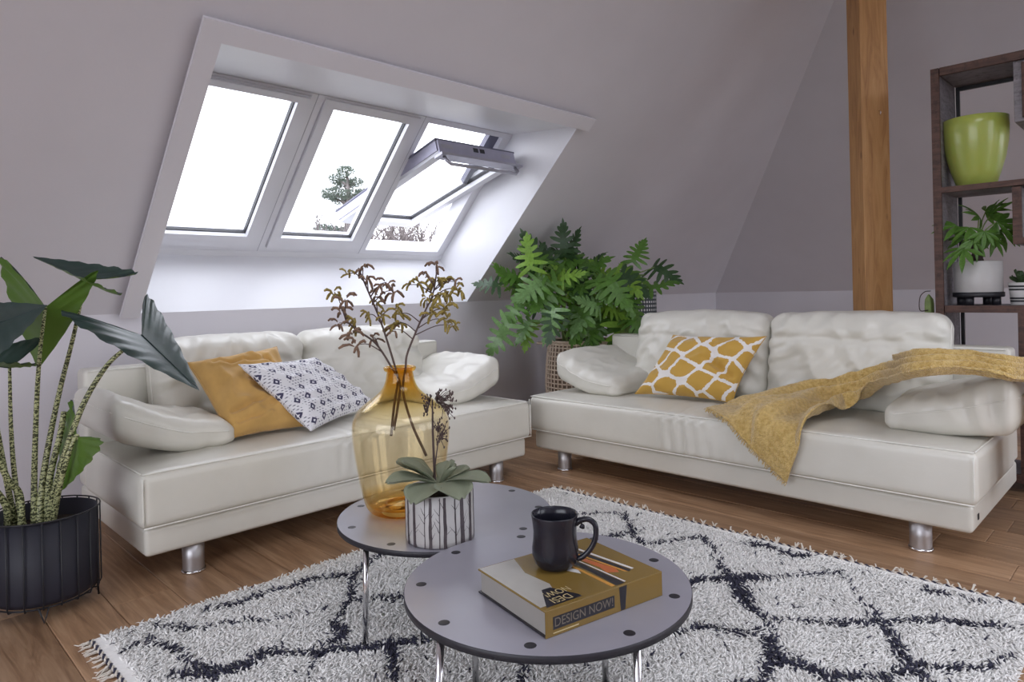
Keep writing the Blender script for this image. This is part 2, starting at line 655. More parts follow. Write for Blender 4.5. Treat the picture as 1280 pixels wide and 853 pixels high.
def rbox(sx, sy, sz, r, n=(20, 14, 5), fine=3):
    """rounded box surface, centred; returns verts, normals, faces"""
    H3 = np.array([sx, sy, sz]) / 2
    rr = min(r, H3.min() * .999)
    ax = []
    for k in range(3):
        h = H3[k]
        e = np.linspace(0, 1, fine + 1)
        e = h - rr + rr * np.tan(e * PI / 4)
        mid = np.linspace(-(h - rr), h - rr, n[k] + 1)
        ax.append(np.concatenate([-e[::-1][:-1], mid, e[1:]]))
    idx = {}; V = []; Fc = []

    def vid(p):
        key = tuple(round(float(x), 6) for x in p)
        if key not in idx:
            idx[key] = len(V); V.append(p)
        return idx[key]
    for k in range(3):
        a, b = (k + 1) % 3, (k + 2) % 3
        for sgn in (-1, 1):
            A, B = ax[a], ax[b]
            ids = np.zeros((len(A), len(B)), int)
            for i, x in enumerate(A):
                for j, y in enumerate(B):
                    p = [0, 0, 0]; p[k] = sgn * H3[k]; p[a] = x; p[b] = y
                    ids[i, j] = vid(p)
            for i in range(len(A) - 1):
                for j in range(len(B) - 1):
                    q = (ids[i, j], ids[i + 1, j], ids[i + 1, j + 1], ids[i, j + 1])
                    Fc.append(q if sgn > 0 else q[::-1])
    P = np.array(V, float)
    C = np.clip(P, -(H3 - rr), H3 - rr)
    D = P - C
    D /= np.linalg.norm(D, axis=1)[:, None]
    return C + D * rr, D, Fc


def nz(p, s, seed=0.0):
    return mnoise.noise(Vector((p[0] * s + seed, p[1] * s - seed * .7, p[2] * s + seed * 1.3)))


# ------------------------------------------------------------------ room shell
KZ = .98            # height of the knee walls
WV = 3.75           # skylight wall
WU = 6.97           # far right knee wall
CZ = 3.25
X0, Y0 = -2.3, -2.3
OU0, OU1 = 1.075, 3.28      # skylight opening
OZ = 2.065

fl = tag(mk('floor', *bevbox(X0, WU, Y0, WV, -.06, -.012), MT['subfloor'], smooth=False), 'oak plank floor of the attic room', None, kind='structure')
PW = .185
u = X0
col_i = 0
while u < WU - .01:
    u1 = min(u + PW, WU)
    v = Y0 - rnd.random() * 1.6
    while v < WV:
        L = 1.75 + rnd.random() * .5
        a, b = max(v, Y0), min(v + L, WV)
        # only planks the room shows; short offcuts at the walls included
        if b - a > .02:
            cx, cy = (u + u1) / 2, (a + b) / 2
            dz = rnd.uniform(-.0006, .0006)
            hx, hy = (u1 - u) / 2 - .0007, (b - a) / 2 - .0007
            e = .0022
            vs = [(-hx, -hy, -.012), (hx, -hy, -.012), (hx, hy, -.012), (-hx, hy, -.012),
                  (-hx, -hy, -e), (hx, -hy, -e), (hx, hy, -e), (-hx, hy, -e),
                  (-hx + e, -hy + e, dz), (hx - e, -hy + e, dz), (hx - e, hy - e, dz), (-hx + e, hy - e, dz)]
            fs = [(0, 1, 5, 4), (1, 2, 6, 5), (2, 3, 7, 6), (3, 0, 4, 7), (4, 5, 9, 8), (5, 6, 10, 9), (6, 7, 11, 10), (7, 4, 8, 11), (8, 9, 10, 11)]
            pl = mk('plank', vs, fs, MT['plank'], fl, smooth=False, local=True)
            pl.location = (cx, cy, 0)
        v += L
    u = u1

# knee walls
tag(mk('wall_left', *bevbox(X0, WU, WV, WV + .1, -.06, KZ), MT['wall'], smooth=False), 'low white knee wall under the skylight', None, kind='structure')
tag(mk('wall_right', *bevbox(WU, WU + .1, Y0, WV + .1, -.06, KZ), MT['wall'], smooth=False), 'low white knee wall at the far right end', None, kind='structure')


def wall_hole(name, axis, pos, holes, h0, h1, z1, label):
    """full-height wall at pos with a window hole a0..a1 x h0..h1, 20 cm thick"""
    m = MB()
    lo, hi = (X0, WU) if axis == 'y' else (Y0, WV)
    segs = []
    prev = lo - .25
    for (a0, a1) in holes:
        segs += [(prev, a0, -.06, z1), (a0, a1, -.06, h0), (a0, a1, h1, z1)]
        prev = a1
    segs.append((prev, hi + .25, -.06, z1))
    for (s0, s1, q0, q1) in segs:
        if axis == 'y': m.box(s0, s1, pos - .2, pos, q0, q1)
        else: m.box(pos - .2, pos, s0, s1, q0, q1)
    tag(m.build(name, MT['wall'], smooth=False), label, None, kind='structure')


wall_hole('wall_rear', 'y', Y0, [(1.8, 3.2), (3.8, 6.7)], .4, 2.7, CZ + .1, 'rear white wall with glazing added for fill light')
wall_hole('wall_side', 'x', X0, [(-1.2, 2.3)], .4, 2.7, CZ + .1, 'side white wall with glazing added for fill light')

# roof slopes (45 degrees) and flat top
K1 = WV + KZ          # v + z on the skylight slope
K2 = WU + KZ          # u + z on the far slope


def slope_pts(lst): return [(u_, K1 - z_, z_) for (u_, z_) in lst]


sv = []; sf = []
def addpoly(p):
    n = len(sv); sv.extend(p); sf.append(tuple(range(n, n + len(p))))
addpoly(slope_pts([(X0 - .2, KZ), (OU0, KZ), (OU0, CZ), (X0 - .2, CZ)]))
addpoly(slope_pts([(OU0, OZ), (OU1, OZ), (OU1, CZ), (OU0, CZ)]))
addpoly(slope_pts([(OU1, KZ), (WU, KZ), (K2 - CZ, CZ), (OU1, CZ)]))
tag(mk('ceiling', sv, sf, MT['wall'], smooth=False), 'white sloping attic ceiling around the skylight', None, kind='structure')
tag(mk('ceiling', [(K2 - KZ, WV, KZ), (K2 - KZ, Y0 - .2, KZ), (K2 - CZ, Y0 - .2, CZ), (K2 - CZ, K1 - CZ, CZ)], [(0, 1, 2, 3)], MT['wall'], smooth=False),
    'white sloping attic ceiling at the far right end', None, kind='structure')
RL = (.1, 2.5, -1.1, .3)      # unseen roof light, added in the flat top to brighten rug and tables
m = MB()
for (a, b, c, d) in ((X0 - .2, RL[0], Y0 - .2, K1 - CZ + .05), (RL[1], K2 - CZ + .05, Y0 - .2, K1 - CZ + .05), (RL[0], RL[1], Y0 - .2, RL[2]), (RL[0], RL[1], RL[3], K1 - CZ + .05)):
    m.box(a, b, c, d, CZ, CZ + .12)
tag(m.build('ceiling', MT['wall'], smooth=False), 'flat white top of the attic ceiling with an added roof light', None, kind='structure')
rl = thing('window_7', (RL[0], RL[2], CZ), 'unseen flat roof light added behind the viewpoint for more top light', None, kind='structure')
m = MB()
m.box(RL[0], RL[0] + .05, RL[2], RL[3], CZ + .02, CZ + .10); m.box(RL[1] - .05, RL[1], RL[2], RL[3], CZ + .02, CZ + .10)
m.box(RL[0] + .05, RL[1] - .05, RL[2], RL[2] + .05, CZ + .02, CZ + .10); m.box(RL[0] + .05, RL[1] - .05, RL[3] - .05, RL[3], CZ + .02, CZ + .10)
m.build('window_frame', MT['winwhite'], rl, smooth=False)
MB().box(RL[0] + .05, RL[1] - .05, RL[2] + .05, RL[3] - .05, CZ + .06, CZ + .068).build('pane', MT['glass'], rl, smooth=False)

# baseboards
tag(mk('baseboard_left', *bevbox(X0, WU, WV - .014, WV, 0, .055, .003), MT['shelf'], smooth=False), 'low brown baseboard along the knee wall', None, kind='structure')
tag(mk('baseboard_right', *bevbox(WU - .014, WU, Y0, WV - .014, 0, .055, .003), MT['shelf'], smooth=False), 'low brown baseboard along the far wall', None, kind='structure')

# skylight shaft lining: window plane is v + z = 5.35
KW = 5.35
W0 = (4.05, 1.30)      # lower end of the window plane (v,z)
WL = 1.15              # its length up the slope
W1 = (W0[0] - WL * Q, W0[1] + WL * Q)


def wp(u_, s, n=0):
    """point in the window plane: u, distance up the slope, outward offset"""
    return (u_, W0[0] - s * Q + n * Q, W0[1] + s * Q + n * Q)


tr_ = thing('trim_1', (OU0, WV, KZ), 'white plastered skylight shaft with flat frame', None, kind='structure')
A = (K1 - KZ, KZ); B = (K1 - OZ, OZ)
eps = .004
mk('sill_panel', [(OU0, *A), (OU1, *A), (OU1, *W0), (OU0, *W0)], [(0, 1, 2, 3)], MT['reveal'], tr_, smooth=False)
mk('head_panel', [(OU0, *B), (OU0, *W1), (OU1, *W1), (OU1, *B)], [(0, 1, 2, 3)], MT['reveal'], tr_, smooth=False)
mk('side_panel', [(OU0, *A), (OU0, *W0), (OU0, *W1), (OU0, *B)], [(0, 1, 2, 3)], MT['reveal'], tr_, smooth=False)
mk('side_panel', [(OU1, *A), (OU1, *B), (OU1, *W1), (OU1, *W0)], [(0, 1, 2, 3)], MT['reveal'], tr_, smooth=False)


def slopebox(u0, u1, z0, z1, t0, t1):
    """board lying on the inner roof slope between heights z0..z1, t = thickness into the room"""
    V = []
    for t in (t0, t1):
        for (u_, z_) in ((u0, z0), (u1, z0), (u1, z1), (u0, z1)):
            V.append((u_, K1 - z_ - t * Q, z_ - t * Q))
    return V, [(0, 1, 2, 3), (7, 6, 5, 4), (0, 4, 5, 1), (1, 5, 6, 2), (2, 6, 7, 3), (3, 7, 4, 0)]


FWD = .085
for (a, b, c, d) in ((OU0 - FWD, OU0, KZ + .01, OZ + FWD * Q), (OU0, OU1 + .06, OZ, OZ + FWD * Q)):
    fb = mk('frame_board', *slopebox(a, b, c, d, .028, .046), MT['frameboard'], tr_, smooth=False)
    mk('frame_batten', *slopebox(a + .05, b, c, d - .05 * Q, 0, .028) if b <= OU0 else slopebox(a, b - .06, c, d - .05 * Q, 0, .028), MT['wall'], fb, smooth=False)


def wbox(u0, u1, s0, s1, n0, n1):
    V = [wp(u_, s, n) for n in (n0, n1) for s in (s0, s1) for u_ in (u0, u1)]
    return V, [(0, 2, 3, 1), (4, 5, 7, 6), (0, 1, 5, 4), (2, 6, 7, 3), (0, 4, 6, 2), (1, 3, 7, 5)]


def ring_boxes(fn, u0, u1, s0, s1, w, n0, n1, wb=None, wt=None):
    wb = wb or w; wt = wt or w
    m = MB()
    m.add(*fn(u0, u0 + w, s0, s1, n0, n1)); m.add(*fn(u1 - w, u1, s0, s1, n0, n1))
    m.add(*fn(u0 + w, u1 - w, s0, s0 + wb, n0, n1)); m.add(*fn(u0 + w, u1 - w, s1 - wt, s1, n0, n1))
    return m


MODS = [(1.115, 1.825), (1.830, 2.535), (2.540, 3.245)]
labels = ['closed roof window, leftmost of the three', 'closed roof window in the middle of the three', 'roof window tilted open, rightmost of the three']
for i, (a, b) in enumerate(MODS):
    w = thing('window_%d' % (i + 1), wp((a + b) / 2, 0), labels[i], None, kind='structure')
    fr = ring_boxes(wbox, a, b, .045, WL, .037, -.005, .11).build('window_frame', MT['winwhite'], w, smooth=False)
    if i < 2:
        sa, sb, s0, s1 = a + .040, b - .040, .085, WL - .012
        n0, n1 = -.022, .07
        fn = wbox
        rail = .062
    else:
        # centre-pivot sash swung open: top into the room, foot outside
        sa, sb = a + .030, b - .030
        s0, s1 = -.60, .58
        pv, pz = 3.735, 1.765
        ang = math.radians(15.5)
        ex = (-math.cos(ang), math.sin(ang)); en = (math.sin(ang), math.cos(ang))

        def fn(u0, u1, q0, q1, n0, n1):
            V = [(u_, pv + ex[0] * q + en[0] * n, pz + ex[1] * q + en[1] * n) for n in (n0, n1) for q in (q0, q1) for u_ in (u0, u1)]
            return V, [(0, 2, 3, 1), (4, 5, 7, 6), (0, 1, 5, 4), (2, 6, 7, 3), (0, 4, 6, 2), (1, 3, 7, 5)]
        n0, n1 = -.04, .045
        rail = .062
    sash = ring_boxes(fn, sa, sb, s0, s1, rail, n0, n1, wb=.085, wt=.05).build('sash', MT['winwhite'], w, smooth=False)
    nm = n0 + .035
    ring_boxes(fn, sa + rail - .001, sb - rail + .001, s0 + .084, s1 - .049, .006, nm - .004, nm + .022).build('gasket', MT['gasket'], sash, smooth=False)
    MB().add(*fn(sa + rail, sb - rail, s0 + .085, s1 - .05, nm + .004, nm + .010)).build('pane', MT['glass'], sash, smooth=False)
    # outer metal cladding
    ring_boxes(fn, sa - .012, sb + .012, s0 - .012, s1 + .012, .055, n1 + .001, n1 + .012).build('cladding', MT['clad'], sash, smooth=False)
    if i < 2:
        # ventilation flap bar along the top rail
        if i == 0: MB().add(*fn(sa + .01, sb - .01, s1 - .022, s1 - .006, n0 - .016, n0 - .001)).build('ventilation_flap', MT['winwhite'], sash, smooth=False)
    else:
        MB().add(*fn(sa, sb, s1 + .001, s1 + .016, n0 - .004, n1)).build('top_rail_cap', MT['railcap'], sash, smooth=False)
        # side metal covers on the sash edges
        MB().add(*fn(sa - .007, sa - .001, s0, s1, n0 + .02, n1)).build('edge_cover', MT['railcap'], sash, smooth=False)
        MB().add(*fn(sb + .001, sb + .007, s0, s1, n0 + .02, n1)).build('edge_cover', MT['railcap'], sash, smooth=False)
        # data plates on the end of the top rail
        for (p0, p1) in ((.02, .11), (.52, .60)):
            MB().add(*fn(sa + p0, sa + p1, s1 + .0165, s1 + .0175, -.005, .02)).build('rating_label', MT['alu'], sash, smooth=False)
        for p0 in (.28, .335):
            MB().add(*fn(sa + p0, sa + p0 + .04, s1 + .0165, s1 + .0178, .002, .03)).build('latch_label', MT['gasket'], sash, smooth=False)
        # ventilation flap and the long grip bar
        MB().add(*fn(sa - .012, sb + .03, s1 - .03, s1 + .045, n0 - .022, n0 - .006)).build('ventilation_flap', MT['alu'], sash, smooth=False)
        m = MB()
        def sp(u_, q, n): return (u_, pv + ex[0] * q + en[0] * n, pz + ex[1] * q + en[1] * n)
        m.tube([sp(sa + .03, s1 + .01, n0 - .02), sp(sa + .03, s1 + .03, n0 - .055), sp(sa + .05, s1 + .035, n0 - .075), sp(sb - .04, s1 + .035, n0 - .075),
                sp(sb - .015, s1 + .03, n0 - .055), sp(sb - .015, s1 + .01, n0 - .02)], .011, 8)
        m.build('grip_bar', MT['alu'], sash)
        # metal guide strip on the right jamb
        MB().add(*wbox(b - .135, b - .05, .70, WL - .04, .02, .06)).build('guide_rail', MT['clad'], w, smooth=False)
    if i < 2:
        MB().add(*wbox(b + .0005, b + .0045, .045, WL, -.004, .10)).build('joint_cover', MT['alu'], w, smooth=False)

# sill ledge strip below the windows
tag(mk('trim_2', *wbox(OU0, OU1, 0, .043, -.004, .10), MT['reveal'], smooth=False), 'white ledge strip below the roof windows', None, kind='structure')

# outer closing strips so that no sky leaks around the frames
m = MB()
m.add(*wbox(OU0 - .05, MODS[0][0], 0, WL, 0, .1)); m.add(*wbox(MODS[2][1], OU1 + .05, 0, WL, 0, .1)); m.add(*wbox(OU0, OU1, WL, WL + .05, 0, .1))
tag(m.build('trim_3', MT['winwhite'], smooth=False), 'white casing around the roof windows', None, kind='structure')

# unseen windows, added behind the viewpoint to brighten the room
def added_window(n, axis, pos, a0, a1, label):
    w = thing('window_%d' % n, ((a0 + a1) / 2, pos, .4) if axis == 'y' else (pos, (a0 + a1) / 2, .4), label, None, kind='structure')
    m = MB(); k = 4
    f = .05
    def bx(s0, s1, q0, q1, d0, d1):
        if axis == 'y': m.box(s0, s1, pos - .2 + d0, pos - .2 + d1, q0, q1)
        else: m.box(pos - .2 + d0, pos - .2 + d1, s0, s1, q0, q1)
    bx(a0, a1, .4, .4 + f, .03, .09); bx(a0, a1, 2.7 - f, 2.7, .03, .09)
    for i in range(k + 1):
        x = a0 + (a1 - a0 - f) * i / k
        bx(x, x + f, .4 + f, 2.7 - f, .03, .09)
    m.build('window_frame', MT['winwhite'], w, smooth=False)
    for i in range(k):
        m = MB()
        x = a0 + (a1 - a0 - f) * i / k
        bx(x + f, x + (a1 - a0 - f) / k, .4 + f, 2.7 - f, .055, .06)
        m.build('pane', MT['glass'], w, smooth=False)
added_window(4, 'y', Y0, 1.8, 3.2, 'narrow window added in the rear wall for fill light')
added_window(6, 'y', Y0, 3.8, 6.7, 'wide window added at the far end of the rear wall to light the far slope')
added_window(5, 'x', X0, -1.2, 2.3, 'wide window added in the side wall for fill light')

tag(mk('ground', [(-150, -150, -5.6), (150, -150, -5.6), (150, 150, -5.6), (-150, 150, -5.6)], [(0, 1, 2, 3)], MT['ground'], smooth=False),
    'ground outside the house', None, kind='structure')

# ------------------------------------------------------------------ sofas
def wrinkle(V, N, amp, s, seed, mask=None, stretch=(1, 1, 1)):
    out = V.copy()
    for i in range(len(V)):
        p = V[i]
        q = (p[0] * stretch[0], p[1] * stretch[1], p[2] * stretch[2])
        n = nz(q, s, seed)
        n = (1 - abs(n) * 2.2) * .6 + nz(q, s * 2.3, seed + 5) * .4
        k = amp * n * (1 if mask is None else mask(p))
        out[i] = p + N[i] * k
    return out


def loc_mk(name, V, F, mat, parent, off=(0, 0, 0), **kw):
    return mk(name, [(v[0] + off[0], v[1] + off[1], v[2] + off[2]) for v in V], F, mat, parent, local=True, **kw)


def make_sofa(name, loc, rotz, L, label, cush, seed, armfat=1.0, arm_over=(.04, .04), backtop=.85):
    """local frame: x along the sofa, y towards the back, z up; front of the base at y = 0"""
    t = thing(name, loc, label, 'sofa', None, rotz)
    D = .92
    # plinth
    V, N, F = rbox(L, D - .02, .105, .018, (30, 14, 2))
    loc_mk('base', V, F, MT['leather'], t, (L / 2, (D - .02) / 2, .165))
    # seat slab with a centre seam and soft creases
    SX, SY, SZ = L + .045, .76, .205
    V, N, F = rbox(SX, SY, SZ, .035, (150, 24, 8), 3)
    o = V.copy()
    for i in range(len(V)):
        p = V[i]; n = N[i]
        d = abs(p[0])
        g = -.005 * math.exp(-(d / .018) ** 2)                        # centre seam
        top = max(n[2], 0); front = max(-n[1], 0)
        puff = .012 * top * (1 - (2 * p[0] / SX) ** 4) * (1 - (2 * p[1] / SY) ** 4)
        cr = math.exp(-((d - .08) / .22) ** 2)
        w = .008 * (top * .6 + front) * cr * math.sin(p[0] * 95 + 3 * nz(p, 6, seed) + p[1] * 20 * top) * (.5 + nz(p, 5, seed + 2))
        w += .003 * nz(p, 9, seed + 3) * (top + front * .6)
        o[i] = p + n * (g + puff + w)
    seat = loc_mk('seat', o, F, MT['leather'], t, (L / 2, SY / 2 - .03, .218 + SZ / 2))
    zc = .218 + SZ / 2
    for (yy, zz) in ((-.0135, .4195), (-.027, .228)):
        m = MB(); m.tube([(-.012 + k * (L + .024) / 40, yy - .0035, zz) for k in range(41)], .0032, 6)
        m.build('piping', MT['piping'], seat, local=True)
    m = MB(); m.tube([(-.011, k * .66 / 10 + .0, .4195) for k in range(11)], .0032, 6); m.build('piping', MT['piping'], seat, local=True)
    m = MB(); m.tube([(L + .011, k * .66 / 10 + .0, .4195) for k in range(11)], .0032, 6); m.build('piping', MT['piping'], seat, local=True)
    for x in (-.012, L + .012):
        m = MB(); m.tube([(x, -.0285, .235 + k * .17 / 6) for k in range(7)], .003, 6); m.build('piping', MT['piping'], seat, local=True)
    # low back panel behind the cushions
    V, N, F = rbox(L + .01, .13, .525, .022, (40, 4, 12))
    bp = loc_mk('back_panel', V, F, MT['leather'], t, (L / 2, D - .075, .218 + .525 / 2))
    m = MB()
    m.tube([(.012, D - .142, .735), (L - .012, D - .142, .735)], .003, 6)
    m.build('piping', MT['piping'], bp, local=True)
    # back cushions
    for ci, (x0, x1) in enumerate(cush):
        w = x1 - x0 - .006; h = backtop - .40; th = .205
        V, N, F = rbox(w, th, h, .075, (60, 6, 40), 4)
        o = V.copy()
        for i in range(len(V)):
            p = V[i]; n = N[i]
            a, c = 2 * p[0] / w, 2 * p[2] / h
            fr = max(-n[1], 0)
            puff = .034 * (1 - a ** 4) * (1 - c ** 4) * fr
            # roll of the head part: crease across, two thirds up
            puff -= .020 * math.exp(-((p[2] - h * .20 - .025 * nz((p[0], 0, 0), 3, seed + ci)) / .018) ** 2) * fr * (.45 + .55 * abs(nz((p[0], 1, 0), 4, seed + ci * 3)) * 2)
            # radiating pulls near the upper corners
            e = max(0, abs(a) - .35) / .65
            puff += .010 * e * math.sin((p[2] * 55) + 14 * abs(a) + 4 * nz(p, 5, seed + ci)) * (fr + .4 * max(n[2], 0))
            puff += .013 * (1 - abs(nz((p[0] * 1.5 + p[2] * .6, p[1], p[2] * .55), 6, seed + 9 + ci)) * 3.2) * fr * (1 - a ** 6)
            puff += .006 * (1 - abs(nz((p[0] - p[2] * .8, p[1], p[2] * 1.2), 11, seed + 29 + ci)) * 3.0) * fr
            puff += .004 * nz(p, 14, seed + ci) * (fr + max(n[2], 0))
            q = p + n * puff
            # soft sag of the top edge
            q[2] -= .018 * (a ** 2) * max(0, c) + .008 * nz((p[0], 0, 0), 5, seed + ci * 7) * max(0, c)
            # lean back
            q = np.array([q[0], q[1] + (q[2] + h / 2) * .20, q[2]])
            o[i] = q
        bc = loc_mk('back_cushion', o, F, MT['leather'], t, ((x0 + x1) / 2, .655, .425 + h / 2))
        # seam round the front face edge (top and the two sides)
        for sx in (-1, 1):
            pts = []
            for k in range(11):
                c = -.75 + 1.5 * k / 10
                zz = c * h / 2
                pts.append(((x0 + x1) / 2 + sx * (w / 2 + .0005), .655 - .02 + (zz + h / 2) * .20, .425 + h / 2 + zz))
            m = MB(); m.tube(pts, .003, 6); m.build('piping', MT['piping'], bc, local=True)
    # arm cushions: wedge, thin inner end on the seat, thick outer end raised
    for sgn in (-1, 1):
        AW, AD, AT = .47, .64, .15
        V, N, F = rbox(AW, AD, AT, .052, (40, 40, 6), 4)
        o = V.copy()
        over = arm_over[0] if sgn < 0 else arm_over[1]
        fat = armfat if sgn > 0 else 1.0
        xo = -over if sgn < 0 else L + over
        for i in range(len(V)):
            p = V[i]; n = N[i]
            s = p[0] / AW + .5                       # 0 inner .. 1 outer
            tz = p[2] / AT                            # -.5 .. .5
            thick = (.085 + .085 * s ** .8) * (1 + (fat - 1) * (.4 + .6 * s))
            bot = .426 + .085 * max(0, s - .42) ** 1.3 / (.58 ** 1.3) * (1 if fat == 1 else .35)
            dome = .022 * (1 - (2 * p[1] / AD) ** 2) * max(n[2], 0) * fat
            z = bot + thick * (tz + .5) + dome
            z += .005 * nz(p, 7, seed + sgn * 4) * max(n[2], 0)
            fr = max(-n[1], 0)
            w = .010 * fr * math.sin(p[0] * 60 + 5 * nz(p, 5, seed + sgn)) * (.4 + nz(p, 4, seed + 1)) * (1.6 if fat > 1 else .7)
            w += .011 * (1 - abs(nz((p[0] * 1.6, p[1], p[2]), 7, seed + 19 * sgn)) * 3) * max(n[2], 0) * .6
            y = p[1] + n[1] * w
            z += n[2] * w
            bulge = .018 * (1 - (2 * p[0] / AW) ** 2)
            y += np.sign(p[1]) * bulge * (abs(2 * p[1] / AD)) ** 2 * (.3)
            x = xo - sgn * (1 - s) * AW
            o[i] = (x, .50 + y, z)
        Ff = F if sgn > 0 else [f[::-1] for f in F]
        ac = mk('arm_cushion', o, Ff, MT['leather'], t, local=True)
        # seam along the front and the outer face of the cushion
        zs = sorted(set(round(float(z_), 5) for z_ in V[:, 2])); zl = min(zs, key=lambda z_: abs(z_ - (AT / 2 - .052)))
        fr_ = sorted([k for k in range(len(V)) if N[k][1] < -.98 and abs(V[k][2] - zl) < 1e-4], key=lambda k: V[k][0])
        sd_ = sorted([k for k in range(len(V)) if N[k][0] > .98 and abs(V[k][2] - zl) < 1e-4], key=lambda k: V[k][1])
        pts = [Vector(o[k]) + Vector((0, -.0012, 0)) for k in fr_] + [Vector(o[k]) + Vector((sgn * .0012, 0, 0)) for k in sd_]
        m = MB(); m.tube(pts, .0026, 6); m.build('piping', MT['piping'], ac, local=True)
    # tube legs with a foot ring
    for x in (.185, L - .185):
        for y in (.055, D - .12):
            m = MB()
            m.lathe([(.0, .113), (.040, .113), (.039, .055), (.039, .004)], 28, (x, y, 0))
            lg = m.build('leg', MT['steel'], t, local=True)
            m = MB(); m.lathe([(.039, .012), (.0435, .010), (.0445, .006), (.0435, 0), (0, 0)], 28, (x, y, 0))
            m.build('foot_ring', MT['chrome'], lg, local=True)
    return t


sofa_l = make_sofa('leather_sofa', (.78, 2.68, 0), 0, 1.985,
                   'shorter off-white leather sofa under the skylight', [(.235, .985), (.985, 1.745)], 3.1, arm_over=(.045, .0), backtop=.845)
sofa_r = make_sofa('leather_sofa', (2.95, 2.785, 0), -PI / 2, 2.205,
                   'longer off-white leather sofa with the mustard throw, beside the wooden post', [(.30, 1.15), (1.15, 2.0)], 8.4,
                   armfat=1.32, arm_over=(-.0, .115), backtop=.885)
# small black maker's tag at the right end of the long sofa
mb = MB().box(2.206, 2.208, .075, .095, .150, .172)
mb.build('tag', MT['black_tag'], sofa_r, local=True, smooth=False)


# ------------------------------------------------------------------ loose pillows
def pillow(name, label, mat, centre, xdir, ydir, w, h, th, seed, dents=(), group=None, curl=0, corners=None, folds=()):
    X = Vector(xdir).normalized(); Yv = Vector(ydir); Yv = (Yv - X * Yv.dot(X)).normalized(); Z = X.cross(Yv)
    n = 60
    V = []; UV = []; F = []
    C = Vector(centre)
    cb, cr_, ct, cq = corners
    def blin(a, b):
        a = (a + 1) / 2; b = (b + 1) / 2
        return cb.lerp(cr_, a).lerp(ct.lerp(cq, a), b)
    for side in (1, -1):
        for j in range(n + 1):
            for i in range(n + 1):
                a = -1 + 2 * i / n; b = -1 + 2 * j / n
                pinch = .085
                x = a * (1 - pinch * (1 - b * b) * abs(a) ** 3) * w / 2
                y = b * (1 - pinch * (1 - a * a) * abs(b) ** 3) * h / 2
                t = ((1 - abs(a) ** 2.2) * (1 - abs(b) ** 2.2))
                t = max(t, 0) ** .5
                z = th / 2 * t
                e = min(1, 6 * min(1 - abs(a), 1 - abs(b)))
                wr = .016 * (1 - 2.4 * abs(nz((a * 1.3, b * 1.3, side), 1.5, seed))) + .005 * nz((a, b, side), 4.5, seed + 2)
                z += wr * e
                for (da, db, dr, dd) in dents:
                    z -= dd * math.exp(-(((a - da) ** 2 + (b - db) ** 2) / dr ** 2)) * e
                for (fa, fb, ga, gb, fwid, famp) in folds:
                    dx_, dy_ = ga - fa, gb - fb; l2 = dx_ * dx_ + dy_ * dy_
                    tt_ = min(1, max(0, ((a - fa) * dx_ + (b - fb) * dy_) / l2))
                    dd_ = math.hypot(a - fa - tt_ * dx_, b - fb - tt_ * dy_)
                    sd = (a - fa) * dy_ - (b - fb) * dx_
                    z -= famp * math.exp(-(dd_ / fwid) ** 2) * e * math.sin(PI * (.1 + .8 * tt_)) - famp * .6 * math.exp(-((dd_ - fwid * 2) / fwid) ** 2) * e * (1 if sd > 0 else .3)
                z = z * side
                z += curl * (a * a) * .5
                V.append(blin(x / w * 2, y / h * 2) + Z * z); UV.append(((a + 1) / 2, (b + 1) / 2))
    o = (n + 1) ** 2
    def vid(side, i, j):
        return (0 if side > 0 or i in (0, n) or j in (0, n) else o) + j * (n + 1) + i
    for side in (1, -1):
        for j in range(n):
            for i in range(n):
                q = (vid(side, i, j), vid(side, i + 1, j), vid(side, i + 1, j + 1), vid(side, i, j + 1))
                F.append(q if side > 0 else q[::-1])
    # drop unused verts
    used = sorted(set(k for q in F for k in q)); mp = {k: i for i, k in enumerate(used)}
    V = [V[k] for k in used]; UV = [UV[k] for k in used]; F = [tuple(mp[k] for k in q) for q in F]
    low = min(v.z for v in V)
    ro = thing(name, (C.x, C.y, low), label, 'cushion', group)
    cov = mk('cover', V, F, mat, ro, uvs=UV)
    # seam cord around the edge
    loop = []
    per = [(-1 + 2 * k / 24, -1) for k in range(24)] + [(1, -1 + 2 * k / 24) for k in range(24)] + [(1 - 2 * k / 24, 1) for k in range(24)] + [(-1, 1 - 2 * k / 24) for k in range(25)]
    for (a, b) in per:
        x = a * (1 - pinch * (1 - b * b) * abs(a) ** 3) * w / 2
        y = b * (1 - pinch * (1 - a * a) * abs(b) ** 3) * h / 2
        loop.append(blin(x / w * 2, y / h * 2) + Z * (curl * a * a * .5))
    m = MB(); m.tube(loop, .0022, 5, cap=False); m.build('seam', mat, cov)
    return ro


def quad_pillow(name, label, mat, BL, BR, TL, TR, th, seed, push=0, **kw):
    BL, BR, TL, TR = map(Vector, (BL, BR, TL, TR))
    c = (BL + BR + TL + TR) / 4
    X = ((BR - BL) + (TR - TL)) / 2; Y = ((TL - BL) + (TR - BR)) / 2
    w, h = X.length, Y.length
    return pillow(name, label, mat, c, X, Y, w, h, th, seed, corners=(BL, BR, TL, TR), **kw)


